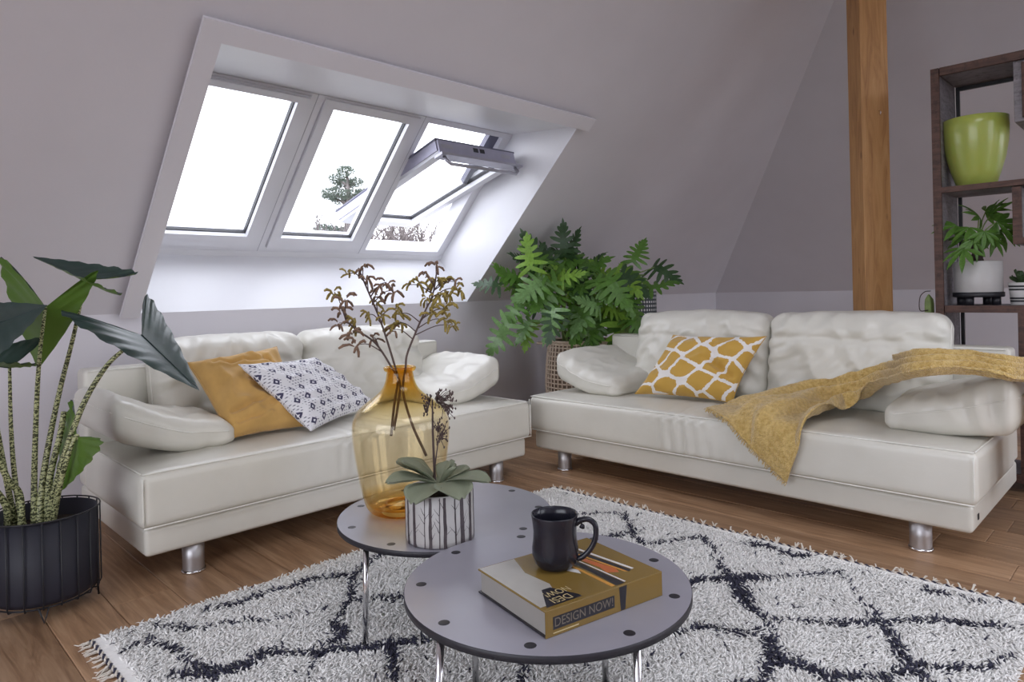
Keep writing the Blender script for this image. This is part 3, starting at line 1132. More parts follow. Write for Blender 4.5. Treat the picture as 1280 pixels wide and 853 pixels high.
quad_pillow('throw_pillow', 'plain mustard yellow cushion leaning on the shorter sofa', MT['mustard'],
            (1.175, 2.88, .452), (1.545, 2.86, .450), (1.10, 3.15, .765), (1.555, 3.22, .80), .16, 2.0,
            dents=[(.1, .0, .5, .02), (-.7, -.6, .3, .015)],
            folds=[(-.6, .75, .5, .55, .05, .016), (-.1, .1, .6, .35, .045, .018), (-.8, -.5, .1, -.35, .05, .018), (-.75, -.75, -.1, -.7, .05, .014), (.1, -.5, .8, -.15, .06, .014), (.3, .9, .7, .2, .06, .016)])
quad_pillow('throw_pillow', 'white cushion with small indigo diamonds on the shorter sofa', MT['ikat'],
            (1.485, 2.765, .450), (2.035, 3.065, .460), (1.25, 2.955, .755), (1.745, 3.195, .73), .12, 5.0,
            dents=[(.2, .9, .3, .02)], folds=[(.3, .8, .6, .1, .07, .012), (-.8, -.2, .0, -.7, .07, .010)])
quad_pillow('throw_pillow', 'mustard and white cell-patterned cushion on the longer sofa', MT['giraffe'],
            (3.20, 2.235, .452), (3.27, 1.68, .447), (3.43, 2.12, .775), (3.42, 1.56, .785), .16, 9.0,
            dents=[(.35, .15, .28, .035), (.75, -.35, .25, .02)], folds=[(.2, .15, .8, -.3, .06, .022), (.35, .1, .1, .7, .06, .012)])

# ------------------------------------------------------------------ throw blanket on the longer sofa
def seatmap(a, v, dz=0):
    """a metres behind (+) or below (-) the front edge of the seat of the longer sofa"""
    r = .04
    if a < -r: return Vector((2.899 - dz, v, .436 + a + .012))
    if a > r: return Vector((2.925 + a - .012, v, .447 + dz))
    th = (a + r) / (2 * r) * PI / 2
    return Vector((2.899 + r * (1 - math.cos(th)) - dz * math.cos(th), v, .408 + r * math.sin(th) + dz * math.sin(th)))


def onz(px, py, z):
    r = at(px, py, 1) - Vector((0, 0, EYE))
    k = (z - EYE) / r.z
    return Vector((r.x * k, r.y * k, z))


st = [  # (front edge, back edge): ('s',a,v,lift) on the seat or plain points
    (('s', -.245, 1.235, 0), ('s', .06, 1.66, 0)),
    (('s', -.10, 1.185, 0), ('s', .26, 1.61, .0)),
    (('s', .03, 1.145, .0), ('s', .44, 1.50, .01)),
    (('s', .22, 1.135, .0), ('s', .56, 1.38, .03)),
    (('s', .34, 1.11, .005), ('s', .60, 1.25, .05)),
    (Vector((3.28, 1.03, .50)), Vector((3.54, 1.10, .58))),
    (Vector((3.18, .925, .585)), Vector((3.54, .97, .66))),
    (onz(1150, 480, .665), onz(1150, 452, .715)),
    (onz(1210, 476, .675), onz(1210, 453, .72)),
    (onz(1255, 484, .66), onz(1256, 459, .71)),
    (Vector((3.17, .435, .63)), Vector((3.42, .44, .68))),
    (Vector((3.20, .405, .50)), Vector((3.45, .41, .53))),
    (Vector((3.22, .40, .33)), Vector((3.46, .405, .35))),
    (Vector((3.23, .405, .24)), Vector((3.46, .41, .26))),
]
NS, NW = 24, 120
cols = []
def stv(s, k):
    a, b = s
    if isinstance(a, tuple) and isinstance(b, tuple):
        return seatmap(a[1] + (b[1] - a[1]) * k, a[2] + (b[2] - a[2]) * k, a[3] + (b[3] - a[3]) * k)
    a = seatmap(*a[1:]) if isinstance(a, tuple) else a
    b = seatmap(*b[1:]) if isinstance(b, tuple) else b
    return a.lerp(b, k)
for j in range(NW + 1):
    cols.append(crom([stv(s, j / NW) for s in st], NS))
G = np.array([[tuple(p) for p in c] for c in cols])         # [NW+1][n][3]
du = np.gradient(G, axis=1); dw = np.gradient(G, axis=0)
Nn = np.cross(dw, du); Nn /= np.linalg.norm(Nn, axis=2)[:, :, None] + 1e-9
if Nn[NW // 2, int(2.5 * NS), 2] < 0: Nn = -Nn
nl = G.shape[1]
for j in range(NW + 1):
    k = j / NW
    for i in range(nl):
        f = i / NS
        amp = np.interp(f, [0, 1, 2.2, 3.2, 4.5, 6, 8, 10, 13], [.010, .026, .055, .075, .070, .045, .032, .028, .02])
        cyc = np.interp(f, [0, 2, 4, 7, 13], [1.6, 2.0, 2.4, 3.1, 3.2])
        w = .5 + .5 * math.sin(2 * PI * (cyc * k + .18 + .12 * math.sin(f * 1.3)) + .7 * math.sin(f))
        p = G[j, i]
        d = amp * (w ** 2.6) + .017 + .006 * mnoise.noise(Vector((p[0] * 16, p[1] * 16, p[2] * 16))) + .0045 * abs(mnoise.noise(Vector((p[0] * 85, p[1] * 85, p[2] * 85))))
        win = max(0, min(1, (f - .15) / .9)) * max(0, min(1, (4.9 - f) / .8))
        d += .055 * math.exp(-((k - .70 + .10 * math.sin(f * .9)) / .085) ** 2) * win
        d += .030 * math.exp(-((k - .34 - .05 * math.sin(f * 1.1)) / .06) ** 2) * win
        G[j, i] = p + Nn[j, i] * d
tv = [tuple(G[j, i]) for j in range(NW + 1) for i in range(nl)]
tf = [(j * nl + i, (j + 1) * nl + i, (j + 1) * nl + i + 1, j * nl + i + 1) for j in range(NW) for i in range(nl - 1)]
th = thing('throw_blanket', (3.0, 1.3, .2), 'mustard boucle throw draped over the seat and arm of the longer sofa', 'blanket')
tb = mk('cloth', tv, tf, MT['throw'], th)
sm = tb.modifiers.new('thickness', 'SOLIDIFY'); sm.thickness = .007; sm.offset = 0
# frayed hem threads
m = MB()
for j in range(0, NW + 1):
    for q in range(1):
        p = Vector(G[min(j, NW), 0]).lerp(Vector(G[min(j + 1, NW), 0]), q / 3)
        d = Vector((rnd.uniform(-.012, .002), rnd.uniform(-.004, .014), rnd.uniform(-.022, -.008)))
        m.tube([p, p + d * .6 + Vector((-.003, 0, 0)), p + d], [.0022, .0018, .0012], 4)
for i in range(0, NS * 3):
    p = Vector(G[NW, i]); d = Vector((rnd.uniform(-.006, .006), rnd.uniform(0, .012), rnd.uniform(-.006, .004)))
    m.tube([p, p + d], [.002, .0012], 4)
tag(m.build('frayed_hem', MT['throw'], th), kind='stuff')

# ------------------------------------------------------------------ wooden post
pa = at(1089, 300, 4.03)
post = thing('wooden_post', (pa.x, pa.y, 0), 'square pine post standing behind the longer sofa', 'post', rotz=0)
va = math.atan2(pa.y, pa.x)
a_f = va + math.radians(26.6)
side = .158
vs, fs = bevbox(-side / 2, side / 2, -side / 2, side / 2, 0, CZ, .004)
pm = mk('timber', vs, fs, MT['post'], post, smooth=False, local=True)
post.rotation_euler = (0, 0, a_f)
# screw hook on the face
hk = MB(); hk.tube([(-side / 2, -.02, 2.05), (-side / 2 - .012, -.02, 2.05), (-side / 2 - .022, -.02, 2.042), (-side / 2 - .022, -.02, 2.03), (-side / 2 - .014, -.02, 2.024)], .0025, 6)
hk.build('screw_hook', MT['chrome'], post, local=True)

# ------------------------------------------------------------------ open shelf unit
SU0, SU1 = 4.10, 4.45
SV1 = .95; SVe = -.75
sh = thing('shelf_unit', (SU0, SV1, 0), 'tall open shelf unit of dark reclaimed wood behind the longer sofa', 'shelf')
def board(name, u0, u1, v0, v1, z0, z1, inner=True):
    b = mk(name, *bevbox(u0 + .022, u1, v0, v1, z0, z1, .002), MT['shelf_in'], sh, smooth=False)
    # thicker dark front edge
    mk('front_edge', *bevbox(u0, u0 + .022, v0 - .001, v1 + .001, z0 - .001, z1 + .001, .002), MT['shelf'], b, smooth=False)
    return b
board('side_panel', SU0, SU1, SV1 - .036, SV1, 0, 2.165)
board('side_panel', SU0, SU1, SVe, SVe + .042, 0, 2.165)
board('top_board', SU0, SU1, SVe + .042, SV1 - .042, 2.125, 2.165)
board('shelf_board', SU0, SU1, SVe + .036, SV1 - .036, 1.513, 1.54)
board('shelf_board', SU0, SU1, SVe + .042, SV1 - .042, .888, .922)
board('shelf_board', SU0, SU1, SVe + .042, SV1 - .042, .05, .09)
board('divider', SU0, SU1, .565, .60, .09, .888)
board('divider', SU0, SU1, .577, .612, 1.225, 1.505)
board('box_floor', SU0, SU1, .10, .577, 1.225, 1.255)
board('divider', SU0, SU1, .10, .135, .922, 1.225)
# dark back uprights
for vv in (SV1 - .060, .40, SVe + .045):
    mk('back_stile', *bevbox(SU1 - .016, SU1 + .002, vv, vv + .017, .02, 2.13), MT['black'], sh, smooth=False)
mk('back_rail', *bevbox(SU1 - .016, SU1 + .002, SVe + .06, SV1 - .06, 2.105, 2.124), MT['black'], sh, smooth=False)
# hanging cabinet at the upper right with a bright handle
cb = mk('cabinet_box', *bevbox(SU0 + .02, SU1, .06, .60, 1.825, 2.124, .004), MT['shelf_in'], sh, smooth=False)
mk('cabinet_door', *bevbox(SU0 + .002, SU0 + .019, .075, .565, 1.84, 2.11, .003), MT['shelf'], cb, smooth=False)
m = MB(); m.tube([(SU0 + .002, .54, 1.96), (SU0 - .02, .54, 1.955), (SU0 - .03, .52, 1.93), (SU0 - .02, .50, 1.90), (SU0 + .002, .50, 1.895)], .004, 8)
m.build('handle', MT['chrome'], cb)

# lime green glass vase on the upper shelf
vc = at(1221.5, 226, 3.62)
gv = thing('glass_vase', (4.25, .785, 1.54), 'big lime green glass vase on the upper shelf', 'vase')
m = MB()
prof = [(.0, .0), (.075, .0), (.088, .006), (.108, .07), (.130, .15), (.143, .23), (.147, .31), (.146, .355), (.141, .357), (.140, .31), (.136, .23), (.122, .15), (.10, .07), (.075, .014), (0, .012)]
m.lathe(prof, 48, (4.25, .785, 1.54))
m.build('body', MT['lime'], gv)

# ------------------------------------------------------------------ coffee tables
def rv(x, d): return Vector(((d + x) * Q, (d - x) * Q, 0))       # lateral offset / depth to floor plan


def table(label, c, z, r, legs, a0, nh=9):
    t = thing('coffee_table', (c[0], c[1], 0), label, 'table', 'round metal coffee tables')
    T = .016
    m = MB()
    m.lathe([(0, z), (r - .0015, z)], 96, (c[0], c[1], 0))
    top = m.build('tabletop', MT['table'], t)
    m = MB()
    m.lathe([(r - .0015, z), (r, z - .001), (r, z - T), (r - .002, z - T), (0, z - T)], 96, (c[0], c[1], 0))
    m.build('edge_band', MT['tedge'], top)
    for k in range(nh):
        a = math.radians(a0 + 360 / nh * k)
        p = (c[0] + math.cos(a) * r * .885, c[1] + math.sin(a) * r * .885)
        m = MB(); m.lathe([(.0, z + .0006), (.0105, z + .0006), (.0125, z + .0002), (.0128, z)], 20, (p[0], p[1], 0))
        m.build('plug', MT['tedge'], top)
    for (x, y) in legs:
        dx, dy = x - c[0], y - c[1]
        k = .99
        tp = Vector((c[0] + dx * k, c[1] + dy * k, z - T)); bt = Vector((x, y, .016))
        # keep the leg head under the top
        h = Vector((tp.x - c[0], tp.y - c[1]))
        lim = r * .95
        if h.length > lim: tp.x = c[0] + h.x / h.length * lim; tp.y = c[1] + h.y / h.length * lim
        m = MB(); m.tube([bt, bt.lerp(tp, .5), tp], .0085, 14)
        lg = m.build('leg', MT['chrome'], t)
        m = MB(); m.tube([(bt.x, bt.y, .012), (bt.x, bt.y, .02)], .0095, 12); m.build('leg_tip', MT['black'], lg)
    return t


ZF, ZB = .345, .315
CF = (1.213, 1.117); CB = (1.44, 1.778)
table('front coffee table, round and grey, carrying the book and mug', CF, ZF, .343,
      [tuple(rv(-.185, 1.40)[:2]), tuple(rv(.243, 1.40)[:2]), tuple(rv(-.118, 1.775)[:2]), tuple(rv(.222, 1.775)[:2])], -144)
table('rear coffee table, round and grey, carrying the amber vase', CB, ZB, .354,
      [(1.096, 1.742), (1.55, 1.46), (1.78, 1.88), (1.34, 2.12)], -160)

# ------------------------------------------------------------------ book
bA = Vector((1.005, .930, 0)); ex_ = Vector((.325, -.065, 0)).normalized(); ey_ = Vector((-ex_.y, ex_.x, 0))
BL_, BW_, BT_ = .331, .266, .056
bk = thing('hardback_book', (bA.x, bA.y, ZF), 'thick ochre hardback about design lying under the mug', 'book', rotz=math.atan2(ex_.y, ex_.x))
def bbox(name, x0, x1, y0, y1, z0, z1, mat, par, b=0): return mk(name, *bevbox(x0, x1, y0, y1, z0, z1, b), mat, par, smooth=False, local=True)
bbox('page_block', .005, BL_ - .005, .006, BW_ - .006, .0042, BT_ - .0042, MT['page'], bk)
cov = bbox('front_cover', 0, BL_, .0035, BW_, BT_ - .004, BT_, MT['gold'], bk, .001)
bbox('back_cover', 0, BL_, .0035, BW_, .0005, .004, MT['ink'], bk, .001)
spn = bbox('spine', 0, BL_, 0, .0035, .0005, BT_, MT['gold'], bk, .0012)


def flat(name, pts, z, mat, par):
    return mk(name, [(x, y, z) for x, y in pts], [tuple(range(len(pts)))], mat, par, smooth=False, local=True)


TZ = BT_ + .0002
flat('cover_print', [(.002, .02), (.055, .02), (.085, .10), (.075, .18), (.10, BW_ - .003), (.002, BW_ - .003)], TZ, MT['cream'], cov)
flat('cover_print', [(.012, .012), (.105, .012), (.105, .022), (.075, .085), (.052, .085)], TZ + .0001, MT['ink'], cov)
flat('cover_print', [(.197, .006), (.222, .006), (.215, .10), (.205, .24), (.188, .24), (.198, .10)], TZ, MT['ink'], cov)
flat('cover_print', [(.185, .008), (.195, .008), (.190, .12), (.178, .23), (.172, .23), (.182, .12)], TZ, MT['amberp'], cov)
flat('cover_print', [(.226, .07), (.250, .055), (.258, .075), (.225, .22), (.215, .22), (.232, .10)], TZ, MT['orange'], cov)
flat('cover_print', [(.224, .01), (.229, .01), (.222, .11), (.210, .25), (.206, .25), (.218, .11)], TZ + .0001, MT['whitep'], cov)
flat('cover_print', [(.268, .045), (.282, .048), (.250, .24), (.238, .24)], TZ, MT['ink'], cov)
flat('cover_print', [(.285, .05), (.293, .052), (.262, .245), (.254, .245)], TZ, MT['whitep'], cov)
flat('cover_print', [(.262, .05), (.269, .045), (.238, .23), (.232, .23)], TZ + .0001, MT['amberp'], cov)
flat('cover_print', [(.155, .14), (.175, .10), (.183, .12), (.165, .16)], TZ, MT['whitep'], cov)
# spine bands
def sflat(name, x0, x1, z0, z1, mat, off=.0002):
    return mk(name, [(x0, -off, z0), (x1, -off, z0), (x1, -off, z1), (x0, -off, z1)], [(0, 1, 2, 3)], mat, spn, smooth=False, local=True)
sflat('spine_panel', .018, .185, .014, .040, MT['ink'])
mk('spine_band', [(.199, -.0003, .053), (.222, -.0003, .053), (.216, -.0003, .002), (.203, -.0003, .002)], [(0, 1, 2, 3)], MT['ink'], spn, smooth=False, local=True)
sflat('spine_line', .018, .085, .006, .0085, MT['goldtext'])


def text_mesh(name, body, size, mat, parent, mw, spacing=1.0, sx=1.0):
    cu = bpy.data.curves.new(name, 'FONT'); cu.body = body; cu.size = size; cu.space_character = spacing
    cu.align_x = 'CENTER'; cu.align_y = 'CENTER'
    tmp = bpy.data.objects.new('tmp_text', cu); COL.objects.link(tmp)
    dg = bpy.context.evaluated_depsgraph_get(); dg.update()
    me = bpy.data.meshes.new_from_object(tmp.evaluated_get(dg))
    bpy.data.objects.remove(tmp, do_unlink=True)
    me.name = name; me.materials.clear(); me.materials.append(mat)
    o = bpy.data.objects.new(name, me); COL.objects.link(o); o.parent = parent
    o.matrix_local = mw @ Matrix.Diagonal((sx, 1, 1, 1))
    return o


text_mesh('spine_title', 'DESIGN NOW!', .026, MT['spinetext'], spn, Matrix.Translation((.1015, -.0006, .027)) @ Matrix.Rotation(PI / 2, 4, 'X'), 1.0, .93)
Rz = Matrix.Rotation(PI, 4, 'Z')
text_mesh('cover_title', 'DESI', .032, MT['goldtext'], cov, Matrix.Translation((.062, .030, TZ + .0004)) @ Rz, 1.0, .85)
text_mesh('cover_title', 'NOW!', .032, MT['goldtext'], cov, Matrix.Translation((.074, .060, TZ + .0004)) @ Rz, 1.0, .72)

# ------------------------------------------------------------------ mug
mc = (1.188, 1.064)
mz = ZF + BT_ + .0003
mg = thing('coffee_mug', (mc[0], mc[1], mz), 'black glazed mug standing on the book', 'mug')
m = MB()
P = [(0, .002), (.034, 0), (.040, .003), (.049, .014), (.0545, .032), (.0545, .050), (.0515, .070), (.0505, .090), (.0525, .112), (.0550, .130), (.0545, .1325), (.0520, .131),
     (.0490, .112), (.0470, .09), (.0480, .07), (.0505, .05), (.049, .032), (.042, .014), (0, .010)]
P = [(r_, z_ * .945) for r_, z_ in P]
m.lathe(P, 56, (mc[0], mc[1], mz))
m.build('body', MT['mug'], mg)
hd = Vector((Q * .9 + .0, -Q * .9, 0)).normalized()
hd = (Vector((Q, -Q, 0)) + Vector((-.25, -.25, 0)) * .4).normalized()
def hp(r, z): return Vector((mc[0], mc[1], mz + z * .945)) + hd * r
m = MB()
m.tube(crom([hp(.049, .108), hp(.060, .116), hp(.078, .119), hp(.093, .108), hp(.096, .085), hp(.090, .060), hp(.078, .040), hp(.063, .026), hp(.050, .020)], 5),
       [.0075] * 6 + [.0065] * 34 + [.0055], 10)
m.tube([hp(.060, .104), hp(.066, .100), hp(.068, .096)], [.006, .006, .003], 8)
m.build('handle', MT['mug'], mg)

# ------------------------------------------------------------------ amber vase
vcx, vcy = 1.352, 1.898
vs_ = thing('glass_vase', (vcx, vcy, ZB), 'large amber glass bottle vase on the rear coffee table', 'vase')
out = [(0, 0), (.070, 0), (.100, .004), (.116, .018), (.126, .04), (.140, .10), (.152, .17), (.161, .24), (.163, .285), (.158, .318), (.142, .345), (.112, .370), (.082, .392), (.060, .415),
       (.049, .44), (.045, .462), (.044, .470), (.050, .474), (.054, .479), (.054, .486), (.049, .489)]
inn = [(.043, .487), (.041, .47), (.041, .455), (.046, .435), (.057, .41), (.080, .386), (.110, .364), (.139, .340), (.154, .315), (.159, .285), (.157, .24), (.148, .17), (.136, .10), (.121, .045), (.105, .026), (.075, .020), (.035, .026), (0, .034)]
def dens(pr):
    q = crom([(r_, z_, 0) for r_, z_ in pr], 3); return [(max(0, p.x), p.y) for p in q]
m = MB(); m.lathe(dens(out) + dens(inn), 64, (vcx, vcy, ZB)); m.build('body', MT['amber'], vs_)
# moulded ring in the foot
m = MB()
ring = [(vcx + .055 * math.cos(a), vcy + .055 * math.sin(a), ZB + .026) for a in [2 * PI * k / 40 for k in range(41)]]
m.tube(ring, .006, 8, cap=False)
m.build('foot_ring', MT['amber'], vs_)

# ------------------------------------------------------------------ dried flower stems in the vase
DV = 2.298
def bud_mesh(seed, n):
    r_ = random.Random(seed)
    m = MB()
    for k in range(n):
        th_ = 2 * PI * k / n + r_.uniform(-.5, .5)
        el = r_.uniform(-.9, .7)
        d = Vector((math.cos(th_) * math.cos(el), math.sin(th_) * math.cos(el), math.sin(el)))
        L = r_.uniform(.026, .046)
        p0 = Vector((r_.uniform(-.008, .008), r_.uniform(-.008, .008), r_.uniform(-.012, .012)))
        p1 = p0 + d * L * .35 + Vector((0, 0, .006)); p2 = p0 + d * L * .75 + Vector((0, 0, .001)); p3 = p0 + d * L + Vector((0, 0, -.010))
        m.tube([p0, p1, p2, p3], [.0018, .0042, .0052, .0034], 6)
    return mesh_from('buds', m.v, m.f, MT['bud'] if seed % 2 == 0 else MT['bud2'])


budm = [bud_mesh(s, n) for s, n in ((2, 6), (3, 5), (4, 7), (5, 6), (6, 5))]
STEMS = [
    ('dried flower stem in the amber vase, leaning furthest left', [(492, 538), (497, 510), (500, 480), (491, 462), (470, 430), (445, 412), (432, 400)],
     [(418, 365, 0), (431, 374, 1), (427, 389, 1), (442, 402, 0), (438, 417, 1), (446, 431, 1), (466, 423, 1), (424, 404, 1)]),
    ('dried flower stem in the amber vase, middle one', [(489, 545), (493, 505), (497, 480), (495, 463), (482, 420), (472, 392), (455, 352), (448, 335)],
     [(436, 342, 0), (454, 335, 1), (459, 350, 1), (476, 359, 1), (483, 353, 1), (472, 369, 1), (460, 393, 0), (492, 363, 1), (479, 395, 0), (498, 386, 0), (470, 380, 0)]),
    ('dried flower stem in the amber vase, leaning furthest right', [(533, 570), (515, 530), (504, 490), (507, 460), (509, 443), (520, 415), (530, 392), (541, 368), (546, 340)],
     [(496, 404, 0), (491, 412, 1), (500, 392, 0), (511, 356, 0), (524, 354, 0), (532, 344, 1), (545, 332, 1), (545, 350, 0), (558, 352, 0), (573, 361, 0), (549, 369, 0), (534, 372, 0), (560, 367, 0),
      (541, 391, 0), (560, 386, 0), (556, 399, 0), (566, 406, 0), (570, 352, 1)]),
]
for si, (lab, path, clus) in enumerate(STEMS):
    dep = DV + (-.01, .012, -.015)[si]
    pts = [at(px, py, dep + (.02 * (k - 3) / 3 * (1, -1, 1)[si] if py < 455 else 0)) for k, (px, py) in enumerate(path)]
    sp_ = crom(pts, 6)
    st_ = thing('dried_flower_stem', tuple(pts[0]), lab, 'dried flower', 'dried flower stems in the amber vase')
    n_ = len(sp_)
    m = MB(); m.tube(sp_, [.0048 - .0022 * k / (n_ - 1) for k in range(n_)], 7); m.build('stem', MT['dry_stem'], st_)
    for ci, (px, py, kd) in enumerate(clus):
        e = at(px, py, dep + rnd.uniform(-.07, .07))
        up_ = [p for p in sp_ if at(496, 455, dep).z < p.z < e.z + .005] or [sp_[-1]]
        b0 = min(up_, key=lambda p: (p - e).length + max(0, p.z - e.z + .03) * 2)
        mid = b0.lerp(e, .55) + Vector((0, 0, .012))
        m = MB(); m.tube(crom([b0, mid, e], 4), [.0021, .002, .0019, .0018, .0017, .0016, .0015, .0014, .0013], 5)
        m.build('twig', MT['dry_stem'], st_)
        me = budm[(2 * rnd.randrange(0, 3)) if kd == 0 else rnd.choice((1, 3))]
        o = obj('flower_cluster', me, st_, mw=Matrix.Translation(e - origin_of(st_)) @ Matrix.Rotation(rnd.uniform(0, 6.28), 4, 'Z') @ Matrix.Rotation(rnd.uniform(-.5, .5), 4, 'X') @ Matrix.Scale(rnd.uniform(.75, 1.1), 4))

# ------------------------------------------------------------------ birch planter with succulent
pcx, pcy = 1.274, 1.601
PR, PH = .102, .150
bp_ = thing('ceramic_planter', (pcx, pcy, ZB), 'white planter with a birch trunk print on the rear coffee table', 'planter')
m = MB()
m.lathe([(0, .002), (.092, .001), (.099, .006), (PR, .02), (PR, PH), (PR - .002, PH + .002), (PR - .008, PH), (PR - .008, PH - .02), (0, PH - .022)], 64, (pcx, pcy, ZB))
pot_ = m.build('pot', MT['cerwhite'], bp_)
m = MB(); m.lathe([(PR - .0085, PH - .014), (.05, PH - .008), (0, PH - .006)], 32, (pcx, pcy, ZB)); m.build('soil', MT['soil'], bp_)
# printed trunks: thin decals on the glazed wall
def strip_on_pot(a0, a1, z0, z1, w0, w1, seed, nseg=14):
    V = []; F = []
    R_ = PR + .0004
    for k in range(nseg + 1):
        t_ = k / nseg
        a = a0 + (a1 - a0) * t_ + .012 * mnoise.noise(Vector((seed, t_ * 4, 0)))
        z = z0 + (z1 - z0) * t_
        w = (w0 + (w1 - w0) * t_) * (1 + .25 * mnoise.noise(Vector((seed * 3, t_ * 6, 2))))
        for sgn in (-1, 0, 1):
            aa = a + sgn * w / 2 / R_
            V.append((pcx + R_ * math.cos(aa), pcy + R_ * math.sin(aa), ZB + z))
    for k in range(nseg):
        for q in (0, 1):
            b = k * 3 + q
            F.append((b, b + 1, b + 4, b + 3))
    return V, F
a = 0.0; ks = 0
while a < 2 * PI - .1:
    wd = rnd.choice((.003, .004, .005, .010, .012, .016))
    m = MB(); m.add(*strip_on_pot(a, a + rnd.uniform(-.03, .03), .004, PH - .001, wd, wd * .8, ks))
    for q in range(rnd.randrange(2, 5)):
        z0 = rnd.uniform(.02, .12); dr = rnd.choice((-1, 1))
        m.add(*strip_on_pot(a, a + dr * rnd.uniform(.08, .22), z0, min(PH - .002, z0 + rnd.uniform(.012, .04)), .0026, .0008, ks + q * .37, 8))
    m.build('printed_trunk', MT['print'], pot_)
    a += wd / PR + rnd.uniform(.11, .24); ks += 1


def spoon_leaf(L, W, thick, cup, curl, seed, nl=14, nw=8):
    """thick spoon-shaped leaf along +x, tip end wavy; returns mesh data"""
    V = []; F = []
    for side in (1, -1):
        for i in range(nl + 1):
            t_ = i / nl
            wd = W * (.20 + .80 * math.sin(min(1, t_ * .62 + .08) * PI) ** 1.0) if t_ < .96 else W * .62
            wd = W * ((.20 + .80 * (t_ / .68) ** 1.3) if t_ < .68 else max(.30, math.sqrt(max(0, 1 - ((t_ - .68) / .335) ** 2))))
            for j in range(nw + 1):
                b = -1 + 2 * j / nw
                x = t_ * L + (-.02 * L * b * b if t_ > .9 else 0)
                y = b * wd / 2
                z = curl * t_ * t_ * L + cup * (b * b) * wd + side * thick / 2 * (1 - b ** 4) * (1 if t_ < .97 else .5)
                z += .004 * math.sin(b * 7 + seed) * t_ ** 3 + .003 * mnoise.noise(Vector((x * 30, y * 30, seed)))
                V.append((x, y, z))
    o_ = (nl + 1) * (nw + 1)
    for s_ in (0, 1):
        for i in range(nl):
            for j in range(nw):
                b = s_ * o_ + i * (nw + 1) + j
                q = (b, b + nw + 1, b + nw + 2, b + 1)
                F.append(q if s_ else q[::-1])
    # rim
    def e(i, j): return i * (nw + 1) + j
    rim = [e(i, 0) for i in range(nl + 1)] + [e(nl, j) for j in range(1, nw + 1)] + [e(i, nw) for i in range(nl - 1, -1, -1)] + [e(0, j) for j in range(nw - 1, 0, -1)]
    for k in range(len(rim)):
        a_, b_ = rim[k], rim[(k + 1) % len(rim)]
        F.append((a_, b_, b_ + o_, a_ + o_))
    return V, F


suc = thing('succulent', (pcx, pcy, ZB + PH - .01), 'grey-green rosette succulent with a dark flower stalk in the birch planter', 'succulent')
vd = math.degrees(math.atan2(-1, -1))          # towards the viewpoint
SL = [(-66, .150, .125, 34, -.42), (-22, .135, .115, 26, -.55), (30, .140, .120, 28, -.52), (74, .150, .12, 30, -.40), (120, .105, .07, 34, -.2), (165, .10, .07, 40, -.2), (-110, .150, .11, 40, -.25),
      (-88, .13, .085, 52, -.3), (60, .085, .05, 52, -.1), (100, .085, .04, 62, -.05)]
for k, (az, L, W, el, curl) in enumerate(SL):
    me = mesh_from('leaf', *spoon_leaf(L, W, .008, .10, curl, k), MT['suc'])
    mw = Matrix.Translation((0, 0, .018)) @ Matrix.Rotation(math.radians(vd + az), 4, 'Z') @ Matrix.Rotation(-math.radians(el), 4, 'Y')
    obj('leaf', me, suc, mw=mw)
base = Vector((pcx, pcy, ZB + PH))
m = MB()
s0 = at(541.5, 600, 2.03); s1 = at(541, 540, 2.03); s2 = at(540.5, 500, 2.03)
m.tube([base, s0.lerp(base, .3), s1, s2], [.0045, .004, .0035, .002], 7)
m.tube([s0, at(546, 565, 2.02), at(549, 545, 2.01)], [.0025, .002, .0015], 6)
fs_ = m.build('flower_stalk', MT['twig'], suc)
def inflorescence(ctr, n, spread, seed, root):
    r_ = random.Random(seed); m = MB()
    for k in range(n):
        e = ctr + Vector((r_.gauss(0, spread * .6), r_.gauss(0, spread * .6), r_.gauss(0, spread)))
        b = root.lerp(ctr, r_.uniform(.3, .9))
        m.tube([b, b.lerp(e, .6) + Vector((0, 0, .003)), e], [.0012, .001, .0008], 4)
        m.tube([e - Vector((0, 0, .003)), e, e + Vector((r_.uniform(-.003, .003), r_.uniform(-.003, .003), .004))], [.0012, .0026, .0015], 5)
    return m
for (px, py, n, spd) in [(550, 498, 34, .017), (561, 510, 30, .016), (535, 502, 16, .016), (553, 545, 30, .017), (547, 533, 14, .010), (532, 513, 10, .01), (562, 495, 14, .012)]:
    rt_ = s2 if py < 520 else at(548, 552, 2.01)
    inflorescence(at(px, py, 2.02), n, spd, px, rt_).build('blossom', MT['twig'], fs_)

